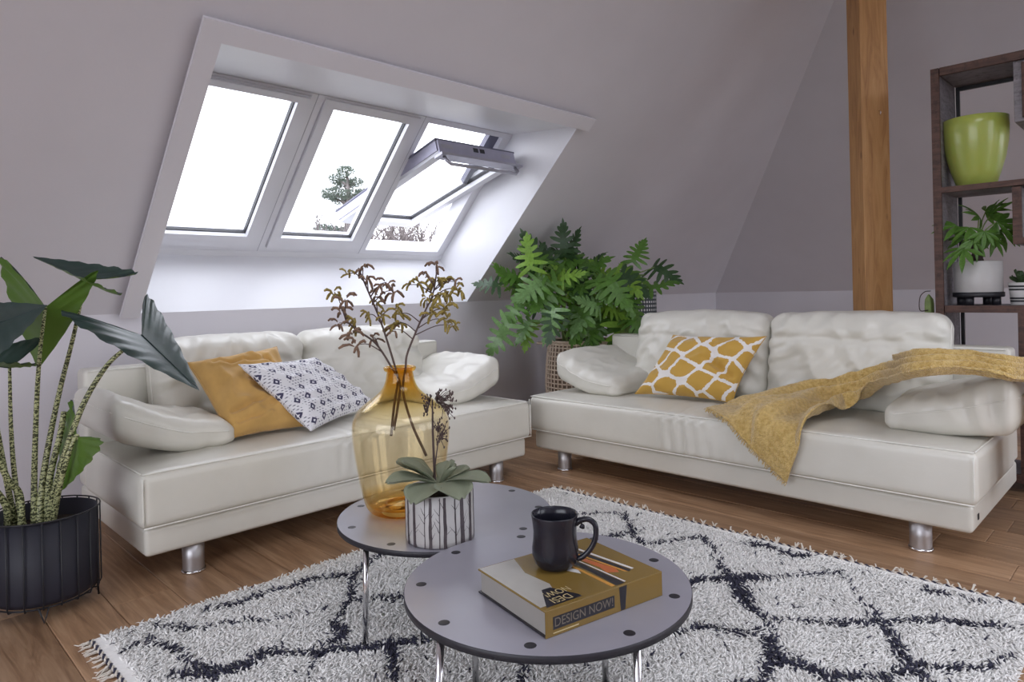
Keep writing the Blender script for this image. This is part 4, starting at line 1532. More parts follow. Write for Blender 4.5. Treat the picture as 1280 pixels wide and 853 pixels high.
# ------------------------------------------------------------------ rug
RU0, RU1, RV0, RV1 = .545, 2.665, .335, 2.395
rug = thing('shag_rug', ((RU0 + RU1) / 2, (RV0 + RV1) / 2, 0), 'cream shag rug with dark lattice lines under the coffee tables', 'rug')
mk('backing', *bevbox(RU0, RU1, RV0, RV1, .001, .007, .002), MT['rugback'], rug, smooth=False)
LINES = [
    [(2.38, 2.12), (2.43, 1.94), (2.54, 1.85), (2.37, 1.68), (2.31, 1.58)], [(2.31, 1.58), (2.52, 1.41), (2.23, 1.16), (2.05, .98), (1.86, .86)],
    [(2.1, 1.27), (2.23, 1.16), (2.37, 1.04), (2.52, .91), (2.32, .73), (2.12, .61), (2.02, .52)],
    [(1.95, .96), (2.04, .92), (2.13, .79), (2.23, .68), (2.37, .56), (2.41, .45), (2.51, .37)],
    [(1.87, 1.04), (1.93, .94), (1.81, .80), (1.84, .69), (1.93, .59), (2.06, .53), (2.15, .40), (2.29, .34)],
    [(.71, 2.35), (.80, 2.22), (.91, 2.16), (.98, 2.09), (1.06, 2.06), (1.12, 2.02)], [(.57, 2.25), (.64, 2.24), (.72, 2.1), (.70, 2.0), (.72, 1.92)],
    [(.84, 2.33), (.95, 2.29), (1.08, 2.31), (1.16, 2.27), (1.24, 2.27), (1.34, 2.21), (1.55, 2.30), (1.75, 2.18), (1.95, 2.31), (2.2, 2.18), (2.38, 2.12)],
    [(1.34, 2.21), (1.24, 2.03), (1.13, 1.97), (1.07, 1.86), (.98, 1.79), (.89, 1.73)], [(1.22, 2.02), (1.3, 1.93), (1.45, 1.80), (1.55, 1.62)],
    [(.63, 2.0), (.73, 1.91), (.80, 1.89), (.87, 1.92), (.91, 1.88), (.97, 1.81), (1.03, 1.77), (1.06, 1.71), (1.15, 1.68), (1.30, 1.55)],
    [(.89, 1.73), (.80, 1.60), (.72, 1.45), (.85, 1.30), (1.0, 1.20), (1.15, 1.05)], [(1.15, 1.68), (1.05, 1.52), (.95, 1.38), (.85, 1.30)],
    [(1.30, 1.55), (1.40, 1.40), (1.25, 1.25), (1.15, 1.05), (1.3, .92), (1.45, .82)], [(1.55, 1.62), (1.70, 1.50), (1.85, 1.40), (2.1, 1.27)],
    [(1.40, 1.40), (1.58, 1.28), (1.72, 1.15), (1.87, 1.04)], [(1.86, .86), (1.70, .80), (1.55, .90), (1.45, .82), (1.5, .65), (1.62, .55), (1.84, .69)],
    [(1.70, .80), (1.68, .68), (1.75, .50), (1.93, .59)], [(2.02, .52), (1.90, .42), (1.8, .36)], [(1.45, .82), (1.35, .66), (1.22, .55), (1.4, .42), (1.62, .55)],
    [(1.3, .92), (1.15, .80), (1.0, .72)], [(2.57, 1.25), (2.60, 1.05)], [(2.58, .62), (2.60, .45)], [(.60, 1.75), (.72, 1.70), (.80, 1.60)], [(1.75, 2.18), (1.72, 2.02), (1.62, 1.88), (1.55, 1.62)],
    [(2.38, 1.68), (2.2, 1.75), (2.05, 1.62), (1.9, 1.68), (1.70, 1.50)],
]
segs = np.array([(*l[i], *l[i + 1]) for l in LINES for i in range(len(l) - 1)])
sp = .0074
gx, gy = np.meshgrid(np.arange(RU0 + .03, RU1 - .03, sp), np.arange(RV0 + .004, RV1 - .004, sp))
pts = np.stack([gx.ravel(), gy.ravel()], 1)
pts += nrg.uniform(-.004, .004, pts.shape)
# distance to lattice with a wandering hand-knotted offset
wob = np.array([(mnoise.noise(Vector((x * 7, y * 7, 0))), mnoise.noise(Vector((x * 7, y * 7, 9)))) for x, y in pts])
pp = pts + wob * .036
dmin = np.full(len(pp), 9.)
for (ax_, ay_, bx_, by_) in segs:
    d = np.array([bx_ - ax_, by_ - ay_]); L2 = d @ d
    tt = np.clip(((pp - (ax_, ay_)) @ d) / L2, 0, 1)
    q = pp - (np.array([ax_, ay_]) + tt[:, None] * d)
    dmin = np.minimum(dmin, np.hypot(q[:, 0], q[:, 1]))
wid = .0100 + .019 * np.array([mnoise.noise(Vector((x * 4, y * 4, 4))) for x, y in pts])
dark = (dmin + nrg.normal(0, .0065, len(pp))) < wid
dark |= (nrg.random(len(pp)) < .006)
n = len(pts)
K = 3   # rings of 3 verts + tip
ang_ = nrg.uniform(0, 2 * PI, n)
flow = np.array([mnoise.noise(Vector((x * 5, y * 5, 20))) for x, y in pts]) * 3.0
ang_ = np.where(nrg.random(n) < .55, flow * 1.6 + nrg.normal(0, .7, n), ang_)
lean = nrg.uniform(.5, 1.25, n)
ln = nrg.uniform(.013, .024, n) * np.where(dark, 1.18, 1.0)
dirx, diry = np.cos(ang_), np.sin(ang_)
Vr = np.zeros((n, 10, 3))
levels = [(0, 0, .0032), (.45, .25, .0036), (.80, .72, .0031)]
base_a = nrg.uniform(0, 2 * PI, n)
curv = nrg.uniform(-.6, .6, n)
for li, (hz_, lx, rr_) in enumerate(levels):
    cx_ = pts[:, 0] + (dirx - diry * curv * lx) * lx * ln * lean
    cy_ = pts[:, 1] + (diry + dirx * curv * lx) * lx * ln * lean
    cz_ = .006 + hz_ * ln * (1.15 - lean * .45)
    for j in range(3):
        a_ = base_a + 2 * PI * j / 3
        Vr[:, li * 3 + j, 0] = cx_ + np.cos(a_) * rr_; Vr[:, li * 3 + j, 1] = cy_ + np.sin(a_) * rr_; Vr[:, li * 3 + j, 2] = cz_
Vr[:, 9, 0] = pts[:, 0] + (dirx - diry * curv) * ln * lean * 1.05
Vr[:, 9, 1] = pts[:, 1] + (diry + dirx * curv) * ln * lean * 1.05
Vr[:, 9, 2] = .006 + ln * (1.15 - lean * .45) * .86
pat = []
for li in range(2):
    for j in range(3):
        a_, b_ = li * 3 + j, li * 3 + (j + 1) % 3
        pat += [(a_, b_, b_ + 3), (a_, b_ + 3, a_ + 3)]
for j in range(3): pat.append((6 + j, 6 + (j + 1) % 3, 9))
pat = np.array(pat)
o0 = np.array(origin_of(rug))
me = bpy.data.meshes.new('pile')
Vw = (Vr.reshape(-1, 3) - o0).astype(np.float32)
Fi = (pat[None] + (np.arange(n) * 10)[:, None, None]).reshape(-1, 3).astype(np.int32)
me.vertices.add(len(Vw)); me.vertices.foreach_set('co', Vw.ravel())
me.loops.add(Fi.size); me.loops.foreach_set('vertex_index', Fi.ravel())
me.polygons.add(len(Fi)); me.polygons.foreach_set('loop_start', np.arange(0, Fi.size, 3, dtype=np.int32))
try: me.polygons.foreach_set('loop_total', np.full(len(Fi), 3, np.int32))
except Exception: pass
me.materials.append(MT['rugwhite']); me.materials.append(MT['rugdark'])
me.polygons.foreach_set('material_index', np.repeat(dark.astype(np.int32), len(pat)))
me.polygons.foreach_set('use_smooth', np.ones(len(Fi), bool))
me.update(calc_edges=True); me.validate()
tag(obj('pile', me, rug), 'long cream and navy wool pile', kind='stuff')
# woven end bands, dark twisted cords and tassels on both short ends
def tassel_mesh(seed):
    r_ = random.Random(seed); m = MB()
    for k in range(4):
        a = r_.uniform(-.6, .6)
        pts_ = [Vector((0, r_.uniform(-.003, .003), .006))]
        L = r_.uniform(.030, .050)
        for q in range(1, 5):
            t_ = q / 4
            pts_.append(Vector((L * t_, math.sin(a) * L * t_ * .7 + r_.uniform(-.003, .003), .006 - .002 * t_ + r_.uniform(-.002, .004))))
        m.tube(pts_, [.0028, .0026, .0024, .002, .0014], 5)
    m.tube([(0, 0, .007), (.010, 0, .008), (.016, 0, .006)], [.004, .005, .003], 6)
    return mesh_from('tassel', m.v, m.f, MT['tassel'])
def curl_mesh(seed):
    r_ = random.Random(seed); m = MB()
    for k in range(5):
        a = r_.uniform(-1.1, 1.1); hgt = r_.uniform(.012, .034); L = r_.uniform(.018, .036)
        pts_ = [Vector((L * t_ * math.cos(a * .6), L * t_ * math.sin(a) + r_.uniform(-.003, .003), .007 + hgt * math.sin(PI * min(1, t_ * .62)) )) for t_ in (0, .25, .5, .75, 1)]
        m.tube(pts_, [.0032, .0032, .003, .0026, .0016], 5)
    return mesh_from('tassel', m.v, m.f, MT['tassel'])
tms = [tassel_mesh(s) for s in range(5)]
cms = [curl_mesh(s) for s in range(5)]
for (uu, sgn) in ((RU0, -1), (RU1, 1)):
    mk('end_band', *bevbox(min(uu, uu - sgn * .034), max(uu, uu - sgn * .034), RV0, RV1, .006, .011, .001), MT['rugwhite'], rug, smooth=False)
    for ph in (0, PI):
        m = MB(); m.tube([(uu + sgn * .004 + .004 * math.sin(k * .9 + ph), RV0 + (RV1 - RV0) * k / 400, .010 + .003 * math.cos(k * .9 + ph)) for k in range(401)], .0034, 5)
        m.build('edge_cord', MT['rugdark'] if ph else MT['tassel'], rug)
    v = RV0 + .012
    while v < RV1:
        mw = Matrix.Translation(Vector((uu + sgn * .006, v, 0)) - origin_of(rug)) @ Matrix.Rotation((0 if sgn > 0 else PI) + rnd.uniform(-.45, .45), 4, 'Z') @ Matrix.Scale(rnd.uniform(.75, 1.1) * (1.0 if sgn < 0 else .68), 4)
        obj('tassel', rnd.choice(tms if sgn < 0 else cms), rug, mw=mw)
        v += rnd.uniform(.024, .034) if sgn < 0 else rnd.choice((.028, .034, .05, .075))

# ------------------------------------------------------------------ zebra alocasia in a black pot with a wire stand
acx, acy = .500, 2.805
pt = thing('plant_pot', (acx, acy, 0), 'black cylindrical plant pot in a wire stand beside the shorter sofa', 'planter')
AR = .158; AZ0, AZ1 = .055, .328
m = MB()
m.lathe([(0, AZ0), (AR - .012, AZ0), (AR - .003, AZ0 + .006), (AR, AZ0 + .02), (AR, AZ1), (AR - .004, AZ1), (AR - .004, AZ1 - .075), (0, AZ1 - .08)], 56, (acx, acy, 0))
m.build('pot', MT['potblack'], pt)
m = MB(); m.lathe([(AR - .0045, AZ1 - .060), (.07, AZ1 - .052), (0, AZ1 - .050)], 40, (acx, acy, 0)); m.build('soil', MT['soil'], pt)
def ringpts(r, z, n=48): return [(acx + r * math.cos(2 * PI * k / n), acy + r * math.sin(2 * PI * k / n), z) for k in range(n + 1)]
m = MB(); m.tube(ringpts(AR + .008, AZ1 + .004), .0028, 6, cap=False); m.build('wire_rim', MT['black'], pt)
m = MB(); m.tube(ringpts(AR - .01, AZ0 - .006), .0028, 6, cap=False); m.build('wire_ring', MT['black'], pt)
for k in range(20):
    a = 2 * PI * k / 20 + .1
    c_, s_ = math.cos(a), math.sin(a)
    def rp(r, z, da=0): return (acx + r * math.cos(a + da), acy + r * math.sin(a + da), z)
    m = MB(); m.tube([rp(AR + .007, AZ1 + .004), rp(AR + .007, AZ0 + .004), rp(AR + .003, AZ0 - .006), rp(AR - .012, AZ0 - .008)], .0024, 6)
    m.build('wire', MT['black'], pt)
for k in range(4):
    a = 2 * PI * k / 4 + math.radians(-102)
    def rp(r, z, da=0): return (acx + r * math.cos(a + da), acy + r * math.sin(a + da), z)
    m = MB(); m.tube([rp(AR - .005, AZ0 - .004, -.09), rp(AR - .002, .004, 0), rp(AR - .005, AZ0 - .004, .09)], .0035, 6)
    m.build('wire_foot', MT['black'], pt)

alo = thing('alocasia', (acx, acy, AZ1 - .06), 'zebra-stemmed alocasia with large arrow leaves in the black pot', 'plant')
HALF = [(1.0, 0.0), (.95, .07), (.86, .20), (.75, .35), (.62, .50), (.47, .66), (.31, .81), (.15, .94), (.0, 1.03), (-.09, 1.03), (-.12, .90), (-.10, .62), (-.06, .35), (-.02, .12), (0, 0)]


def sag_leaf(J, tip, la, lb, bow, fold, par, face=1, name='leaf'):
    J, tip, la, lb = Vector(J), Vector(tip), Vector(la), Vector(lb)
    T = tip - J; A_ = la - J; B_ = lb - J
    Nn_ = (A_.cross(T)).normalized()
    if Nn_.length < .5: Nn_ = Vector((0, 0, 1))
    V = []; F = []
    K_ = 7
    for side, Lv, flip in ((0, A_, False), (1, B_, True)):
        Ns = (Lv.cross(T) * (1 if side == 0 else -1)).normalized()
        out_ = crom([(x, y, 0) for x, y in HALF], 3)
        nI = len(out_); s0 = len(V)
        iL = 9 * 3
        for i, q_ in enumerate(out_):
            # matching point on the midrib
            tm = max(0, 1 - (i / iL) ** .9) if i < iL else 0
            for k in range(K_ + 1):
                f = k / K_
                x = tm + (q_.x - tm) * f; y = q_.y * f
                z = bow * math.sin(PI * min(1, f)) * .5 * y + fold * y * y - .10 * abs(x) ** 2 * T.length * bow * 4
                wv = .006 * math.sin(i * 1.7) * f * y
                V.append(J + T * x + Lv * y + Ns * (z * T.length + wv))
        for i in range(nI - 1):
            for k in range(K_):
                b = s0 + i * (K_ + 1) + k
                q4 = (b, b + 1, b + K_ + 2, b + K_ + 1)
                F.append(q4 if not flip else q4[::-1])
    # upper side towards the viewpoint (face 1) or away from it (face -1)
    acc = Vector((0, 0, 0))
    for f in F:
        acc += (V[f[1]] - V[f[0]]).cross(V[f[2]] - V[f[0]])
    if acc.dot(Vector((0, 0, EYE)) - J) * face < 0: F = [f[::-1] for f in F]
    lf = mk(name, V, F, MT['alo'], par)
    m = MB(); m.tube([J, J + T * .5 + (V[0] - V[0]), J + T * .97], [.0035, .0025, .001], 5); m.build('midrib', MT['stemgreen'] if face < 0 else MT['alo'], lf)
    return lf


def pet(path, r0, r1, par):
    p = crom(path, 7); n_ = len(p)
    m = MB(); m.tube(p, [r0 + (r1 - r0) * (k / (n_ - 1)) ** .8 for k in range(n_)], 10)
    return m.build('petiole', MT['zebra'], par)


D0 = 2.37
sb_ = lambda px, d=0: Vector((at(px, 645, D0).x, at(px, 645, D0).y, AZ1 - .075)) + Vector((d * Q, d * Q, 0))
def L_(J, tip, la, lb, bow, fold, face=1):
    return sag_leaf(at(*J), at(*tip), at(*la), at(*lb), bow, fold, alo, face)
# big drooping leaf reaching over the sofa arm
L_((177, 419, 2.36), (250, 488, 2.24), (84, 399, 2.20), (188, 377, 2.60), .06, .02)
pet([sb_(58), at(72, 600, 2.36), at(100, 515, 2.37), at(130, 462, 2.40), at(155, 437, 2.40), at(177, 420, 2.37)], .0135, .0055, alo)
# top leaf seen edge on
L_((107, 350, 2.42), (40, 321, 2.34), (164, 341, 2.60), (143, 368, 2.26), -.12, .05)
pet([sb_(48), at(55, 590, 2.40), at(72, 500, 2.42), at(92, 420, 2.43), at(107, 350, 2.42)], .0135, .0052, alo)
# upright leaf showing its bright underside
L_((57, 384, 2.38), (48, 462, 2.50), (120, 347, 2.32), (3, 330, 2.44), .06, -.02, -1)
pet([sb_(42), at(43, 590, 2.38), at(46, 500, 2.36), at(50, 440, 2.35), at(57, 384, 2.375)], .012, .005, alo)
# dark leaf cut by the picture edge
L_((-25, 412, 2.20), (60, 382, 2.22), (-70, 380, 2.34), (-30, 462, 2.08), .10, .05)
pet([sb_(20), at(8, 600, 2.32), at(-10, 500, 2.25), at(-25, 413, 2.20)], .012, .005, alo)
# lower left leaf
L_((13, 460, 2.30), (-52, 452, 2.24), (47, 424, 2.36), (38, 458, 2.24), .08, .05)
pet([sb_(30), at(20, 610, 2.34), at(14, 540, 2.32), at(12, 460, 2.30)], .0115, .005, alo)
# small low leaf by the sofa
L_((96, 546, 2.34), (68, 622, 2.40), (122, 560, 2.24), (84, 508, 2.44), .05, .02, -1)
pet([sb_(64), at(74, 610, 2.33), at(86, 568, 2.32), at(95, 545, 2.335), at(99, 552, 2.34)], .012, .005, alo)
# stub and side stems at the base
pet([sb_(54, .02), at(62, 600, 2.39), at(75, 545, 2.40), at(80, 515, 2.40)], .013, .009, alo)
pet([sb_(34, -.03), at(25, 620, 2.34), at(10, 600, 2.30), at(-8, 560, 2.26)], .012, .009, alo)
pet([sb_(14, -.02), at(8, 635, 2.32), at(-6, 612, 2.28)], .012, .010, alo)

# ------------------------------------------------------------------ philodendron in a rattan basket
bcx, bcy = 3.885, 3.185
BZ = .675
bs = thing('rattan_basket', (bcx, bcy, 0), 'open-weave rattan basket with ring handles behind the sofas', 'basket')
def br(z): return .215 + .042 * math.sin(min(1, max(0, z / BZ)) * PI * .78 + .35)
m = MB(); m.lathe([(0, .01), (br(0) - .012, .01)] + [(br(BZ * k / 12) - .012, BZ * k / 12) for k in range(1, 13)], 40, (bcx, bcy, 0)); m.build('lining', MT['inner_basket'], bs)
m = MB(); m.lathe([(br(BZ) - .013, BZ - .03), (.1, BZ - .02), (0, BZ - .015)], 32, (bcx, bcy, 0)); m.build('soil', MT['soil'], bs)
def bring(r, z, n=56, ph=0, w=0): return [(bcx + (r + w * math.cos(k * PI / 2 + ph)) * math.cos(2 * PI * k / n), bcy + (r + w * math.cos(k * PI / 2 + ph)) * math.sin(2 * PI * k / n), z) for k in range(n + 1)]
m = MB(); m.tube(bring(br(BZ), BZ), .011, 8, cap=False); m.tube(bring(br(BZ) + .004, BZ - .018), .007, 6, cap=False); m.build('rim', MT['rattan'], bs)
for k in range(20):
    z = .03 + (BZ - .07) * k / 19
    m = MB(); m.tube(bring(br(z), z), .0055, 5, cap=False); m.build('weave_ring', MT['rattan'], bs)
for k in range(44):
    a = 2 * PI * k / 44
    m = MB(); m.tube([(bcx + (br(z) + .004) * math.cos(a), bcy + (br(z) + .004) * math.sin(a), z) for z in [BZ * q / 8 for q in range(9)]], .0048, 5); m.build('weave_strand', MT['rattan'], bs)
for sgn in (-1, 1):
    hc = Vector((bcx, bcy, BZ - .012)) + Vector((Q, -Q, 0)) * sgn * (br(BZ) + .038)
    m = MB(); m.tube([hc + (Vector((Q, -Q, 0)) * math.cos(2 * PI * k / 24) * .050 + Vector((Q, Q, 0)) * math.sin(2 * PI * k / 24) * .075) for k in range(25)], .007, 6, cap=False)
    m.build('handle', MT['rattan'], bs)


def pinnate(seed, nl=7, spread=1.0):
    """deeply lobed leaf along +x, length 1, thin; normal +z"""
    r_ = random.Random(seed)
    V = []; F = []
    def bend(x, y):
        return -.22 * x * x - .30 * y * y + .05 * math.sin(6 * x + seed)
    # midrib blade
    xs = [k / 10 for k in range(11)]
    b0 = len(V)
    for x in xs:
        w = .17 * (1 - x * .70) * min(1, .45 + x * 4) + .01
        for y in (-w, 0, w): V.append((x, y, bend(x, y) - (.0 if y else .012)))
    for k in range(10):
        for q in (0, 1):
            b = b0 + k * 3 + q; F.append((b, b + 3, b + 4, b + 1))
    for side in (-1, 1):
        for k in range(nl):
            t_ = k / (nl - 1)
            x0 = -.02 + .90 * t_
            ang = (1.9 - 1.45 * t_) * spread
            L = (.44 + .14 * math.sin(PI * min(1, t_ + .25))) * (1 - .45 * t_ ** 2) * r_.uniform(.88, 1.1)
            d = (math.cos(ang), math.sin(ang)); nrm = (-d[1], d[0])
            b0 = len(V)
            for i, (f, w) in enumerate(((0, .070), (.35, .074), (.65, .070), (.88, .045), (1.0, .006))):
                for q in (-1, 1):
                    x = x0 + d[0] * L * f + nrm[0] * w * q; y = (d[1] * L * f + nrm[1] * w * q) * side
                    V.append((x, y, bend(x, y) + .02 * math.sin(k * 2 + seed) * f))
            for i in range(4):
                b = b0 + i * 2
                q4 = (b, b + 1, b + 3, b + 2)
                F.append(q4 if side < 0 else q4[::-1])
    # terminal lobe
    b0 = len(V)
    for (x, w) in ((.92, .05), (1.06, .06), (1.16, .035), (1.24, .004)):
        for q in (-1, 1): V.append((x, w * q, bend(x, w * q)))
    for i in range(3):
        b = b0 + i * 2; F.append((b, b + 2, b + 3, b + 1))
    return V, F


PM = {}
for mk_ in ('phil_a', 'phil_b', 'phil_c', 'phil_d'):
    PM[mk_] = [mesh_from('leaf', *pinnate(s, 6 + s % 2, 1 + .05 * s), MT[mk_]) for s in range(3)]
phil = thing('philodendron', (bcx, bcy, BZ - .02), 'bushy philodendron with deeply cut leaves in the rattan basket', 'plant')
PL = [(676, 330, 660, 296, 'a', 4.85), (711, 318, 718, 290, 'a', 4.85), (713, 320, 744, 334, 'a', 4.9), (700, 350, 724, 338, 'c', 4.6), (623, 357, 600, 352, 'a', 4.65), (650, 352, 625, 332, 'b', 4.8),
      (662, 332, 645, 316, 'a', 4.95), (646, 386, 628, 404, 'b', 4.55), (634, 408, 612, 440, 'd', 4.5), (736, 378, 716, 408, 'd', 4.45), (734, 410, 748, 442, 'd', 4.42), (738, 398, 768, 384, 'c', 4.5),
      (692, 388, 676, 422, 'd', 4.45), (768, 404, 794, 444, 'b', 4.55), (792, 326, 804, 300, 'b', 4.85), (818, 334, 846, 346, 'a', 4.85), (808, 361, 842, 348, 'b', 4.75), (778, 344, 808, 364, 'a', 4.7),
      (733, 338, 750, 316, 'a', 4.9), (676, 352, 648, 368, 'd', 4.55), (746, 352, 764, 376, 'b', 4.6), (764, 364, 794, 378, 'a', 4.7), (722, 344, 736, 374, 'a', 4.75), (780, 336, 808, 348, 'b', 4.8),
      (788, 376, 804, 404, 'b', 4.65), (690, 334, 678, 308, 'a', 4.95), (662, 402, 648, 420, 'd', 4.6), (700, 372, 682, 388, 'b', 4.6), (715, 368, 734, 352, 'b', 4.7), (748, 385, 726, 372, 'd', 4.6),
      (758, 392, 782, 408, 'c', 4.55), (706, 398, 724, 420, 'b', 4.55), (668, 372, 648, 356, 'a', 4.75), (728, 360, 708, 340, 'b', 4.7), (772, 356, 752, 340, 'b', 4.75), (700, 356, 676, 340, 'c', 4.65),
      (684, 362, 668, 384, 'b', 4.6), (756, 372, 776, 352, 'a', 4.8), (716, 332, 698, 312, 'a', 4.98), (790, 352, 768, 366, 'a', 4.8), (742, 420, 722, 436, 'b', 4.5), (640, 352, 660, 372, 'b', 4.75),
      (694, 330, 720, 322, 'b', 4.9), (752, 400, 742, 424, 'b', 4.5), (786, 400, 806, 418, 'b', 4.65)]
for (x0, y0, x1, y1, k, d) in list(PL):
    jx, jy = rnd.uniform(-16, 16), rnd.uniform(-9, 12)
    if 640 < x0 + jx < 800 and y0 + jy < 412:
        PL.append((x0 + jx, y0 + jy, x1 + jx + rnd.uniform(-12, 12), y1 + jy + rnd.uniform(-10, 8), rnd.choice('abbbc'), d + rnd.uniform(-.05, .15)))
for (x0, y0, x1, y1, k, d) in PL:
    dt = rnd.uniform(-.14, .05)
    bpt = at(x0, y0, d); tip = at(x1, y1, d + dt)
    while max(bpt.y + bpt.z, tip.y + tip.z) > 4.56:
        d -= .04; bpt = at(x0, y0, d); tip = at(x1, y1, d + dt)
    while min(bpt.z, tip.z) < .86 and min(bpt.y, tip.y) < 2.93 and min(bpt.x, tip.x) < 3.9 and d < 5.0:
        d += .04; bpt = at(x0, y0, d); tip = at(x1, y1, d + dt)
    # keep clear of the roof slope
    X = (tip - bpt); L = X.length * 1.02; X.normalize()
    view = (Vector((0, 0, EYE)) - bpt).normalized()
    Nv = (view * .75 + Vector((0, 0, .75)) + Vector((rnd.uniform(-.35, .35), rnd.uniform(-.35, .35), 0)))
    Nv = (Nv - X * Nv.dot(X)).normalized()
    Yv = Nv.cross(X)
    rot = Matrix((X, Yv, Nv)).transposed().to_4x4()
    L = max(L, .16)
    me = rnd.choice(PM['phil_' + k])
    obj('leaf', me, phil, mw=Matrix.Translation(bpt - origin_of(phil)) @ rot @ Matrix.Scale(L, 4))
    r0 = Vector((bcx + rnd.uniform(-.1, .1), bcy + rnd.uniform(-.1, .1), BZ - .03))
    mid = r0.lerp(bpt, .5) + Vector((0, 0, .10 + .1 * rnd.random()))
    mid = Vector((r0.x + (bpt.x - r0.x) * .35, r0.y + (bpt.y - r0.y) * .35, r0.z + max(.12, (bpt.z - r0.z) * .75)))
    m = MB(); m.tube(crom([r0, mid, bpt], 6), [.0065 - .003 * q / 12 for q in range(13)], 6)
    m.build('leaf_stalk', MT['stemgreen'], phil)
# tangle of old stems at the base
for k in range(9):
    a = rnd.uniform(0, 6.28); e = Vector((bcx + .13 * math.cos(a), bcy + .13 * math.sin(a), BZ + rnd.uniform(.05, .13)))
    m = MB(); m.tube([(bcx + .06 * math.cos(a + 1), bcy + .06 * math.sin(a + 1), BZ - .03), (bcx + .1 * math.cos(a), bcy + .1 * math.sin(a), BZ + .02), e], [.010, .008, .006], 6)
    m.build('old_stem', MT['twig'], phil)

# dark dotted pot on a rod stand, half hidden by the philodendron
dpc = at(797, 400, 5.36)
dp = thing('plant_stand', (dpc.x, dpc.y, 0), 'dark dotted drum on a ribbed stand behind the philodendron', 'plant stand')
V, F = lathe([(.150, .74 + .28 * k / 6) for k in range(7)], 48, (dpc.x, dpc.y, 0))
UV = [((i % 48) / 48, (i // 48) / 6) for i in range(len(V))]
mk('drum', V, F, MT['dots'], dp, uvs=UV)
m = MB(); m.lathe([(0, 1.0), (.14, 1.0), (.152, 1.022), (.152, 1.018)], 40, (dpc.x, dpc.y, 0)); m.build('drum_top', MT['black'], dp)
m = MB(); m.lathe([(.0, 0), (.205, 0), (.21, .01), (.19, .40), (.165, .73), (.155, .742), (0, .742)], 40, (dpc.x, dpc.y, 0)); m.build('ribbed_body', MT['shelf_in'], dp)
for k in range(28):
    a = 2 * PI * k / 28
    m = MB(); m.tube([(dpc.x + r_ * math.cos(a), dpc.y + r_ * math.sin(a), z_) for r_, z_ in ((.212, .01), (.192, .40), (.167, .735))], .004, 5); m.build('rib', MT['shelf'], dp)

# ------------------------------------------------------------------ money tree on the middle shelf
mx, my = 4.235, .785
SZ2 = .922
mp_ = thing('plant_pot', (mx, my, SZ2), 'white round pot on a black four-legged stand on the shelf', 'planter')
m = MB(); m.lathe([(0, .062), (.104, .062), (.108, .068), (.108, .225), (.104, .228), (.101, .222), (.101, .205), (0, .20)], 48, (mx, my, SZ2)); m.build('pot', MT['cerwhite'], mp_)
m = MB(); m.lathe([(.0, .042), (.110, .042), (.114, .046), (.114, .066), (.1085, .068), (.1085, .0625), (0, .0615)], 48, (mx, my, SZ2)); m.build('stand_tray', MT['black'], mp_)
for k in range(4):
    a = PI / 4 + k * PI / 2 + .5
    m = MB(); m.tube([(mx + .085 * math.cos(a), my + .085 * math.sin(a), SZ2), (mx + .085 * math.cos(a), my + .085 * math.sin(a), SZ2 + .045)], .020, 12); m.build('stand_leg', MT['black'], mp_)
m = MB(); m.lathe([(.1005, .208), (.05, .213), (0, .214)], 32, (mx, my, SZ2)); m.build('soil', MT['soil'], mp_)

pch = thing('money_tree', (mx, my, SZ2 + .21), 'money tree with a braided trunk and hand-shaped leaves on the shelf', 'plant')
tz0 = SZ2 + .20
for k in range(3):
    ph = k * 2 * PI / 3
    m = MB(); m.tube([(mx + .016 * math.cos(ph + t_ * 5), my + .016 * math.sin(ph + t_ * 5), tz0 + .13 * t_) for t_ in [q / 12 for q in range(13)]], .014, 8); m.build('trunk', MT['twig'], pch)


def palmate(seed, n=6):
    r_ = random.Random(seed); V = []; F = []
    for k in range(n):
        a = (-1.25 + 2.5 * k / (n - 1)) * 1.15 + r_.uniform(-.1, .1)
        L = (1 - .25 * abs(a) / 1.4) * r_.uniform(.85, 1.1)
        d = (math.cos(a), math.sin(a)); nr = (-d[1], d[0])
        b0 = len(V)
        for (f, w) in ((.02, .012), (.15, .04), (.4, .090), (.65, .10), (.85, .055), (1.0, .004)):
            for q in (-1, 0, 1):
                V.append((d[0] * L * f + nr[0] * w * q, d[1] * L * f + nr[1] * w * q, -.35 * f * f * L + (.03 if q else 0)))
        for i in range(5):
            for q in (0, 1):
                b = b0 + i * 3 + q; F.append((b, b + 3, b + 4, b + 1))
    return V, F
pam = [mesh_from('leaf', *palmate(s), MT['pach']) for s in range(3)]
for (px, py, ddx, ddy, L, dd) in [(1205, 312, -14, 18, .16, -.10), (1196, 283, -20, 6, .16, .02), (1212, 285, -16, 14, .15, -.05), (1224, 272, -10, -12, .15, .0), (1238, 270, 8, -10, .15, .04), (1246, 278, 16, 10, .17, -.04),
                              (1250, 288, 14, 16, .15, .05), (1230, 290, 6, 14, .12, -.12), (1216, 300, 10, 14, .13, -.1), (1240, 296, 8, 18, .13, -.06), (1232, 265, 14, -6, .14, .08), (1208, 296, -18, 16, .14, .06)]:
    d = 3.545 + dd
    b = at(px, py, d); X = (at(px + ddx, py + ddy, d - .03) - b).normalized()
    view = (Vector((0, 0, EYE)) - b).normalized()
    Nv = view * .6 + Vector((0, 0, .8)) + Vector((rnd.uniform(-.3, .3), rnd.uniform(-.3, .3), 0)); Nv = (Nv - X * Nv.dot(X)).normalized(); Yv = Nv.cross(X)
    obj('leaf', pam[rnd.randrange(3)], pch, mw=Matrix.Translation(b - origin_of(pch)) @ Matrix((X, Yv, Nv)).transposed().to_4x4() @ Matrix.Scale(L * .86, 4))
    r0 = Vector((mx, my, tz0 + .125))
    m = MB(); m.tube(crom([r0, r0.lerp(b, .5) + Vector((0, 0, .02)), b], 5), .0032, 5); m.build('leaf_stalk', MT['stemgreen'], pch)

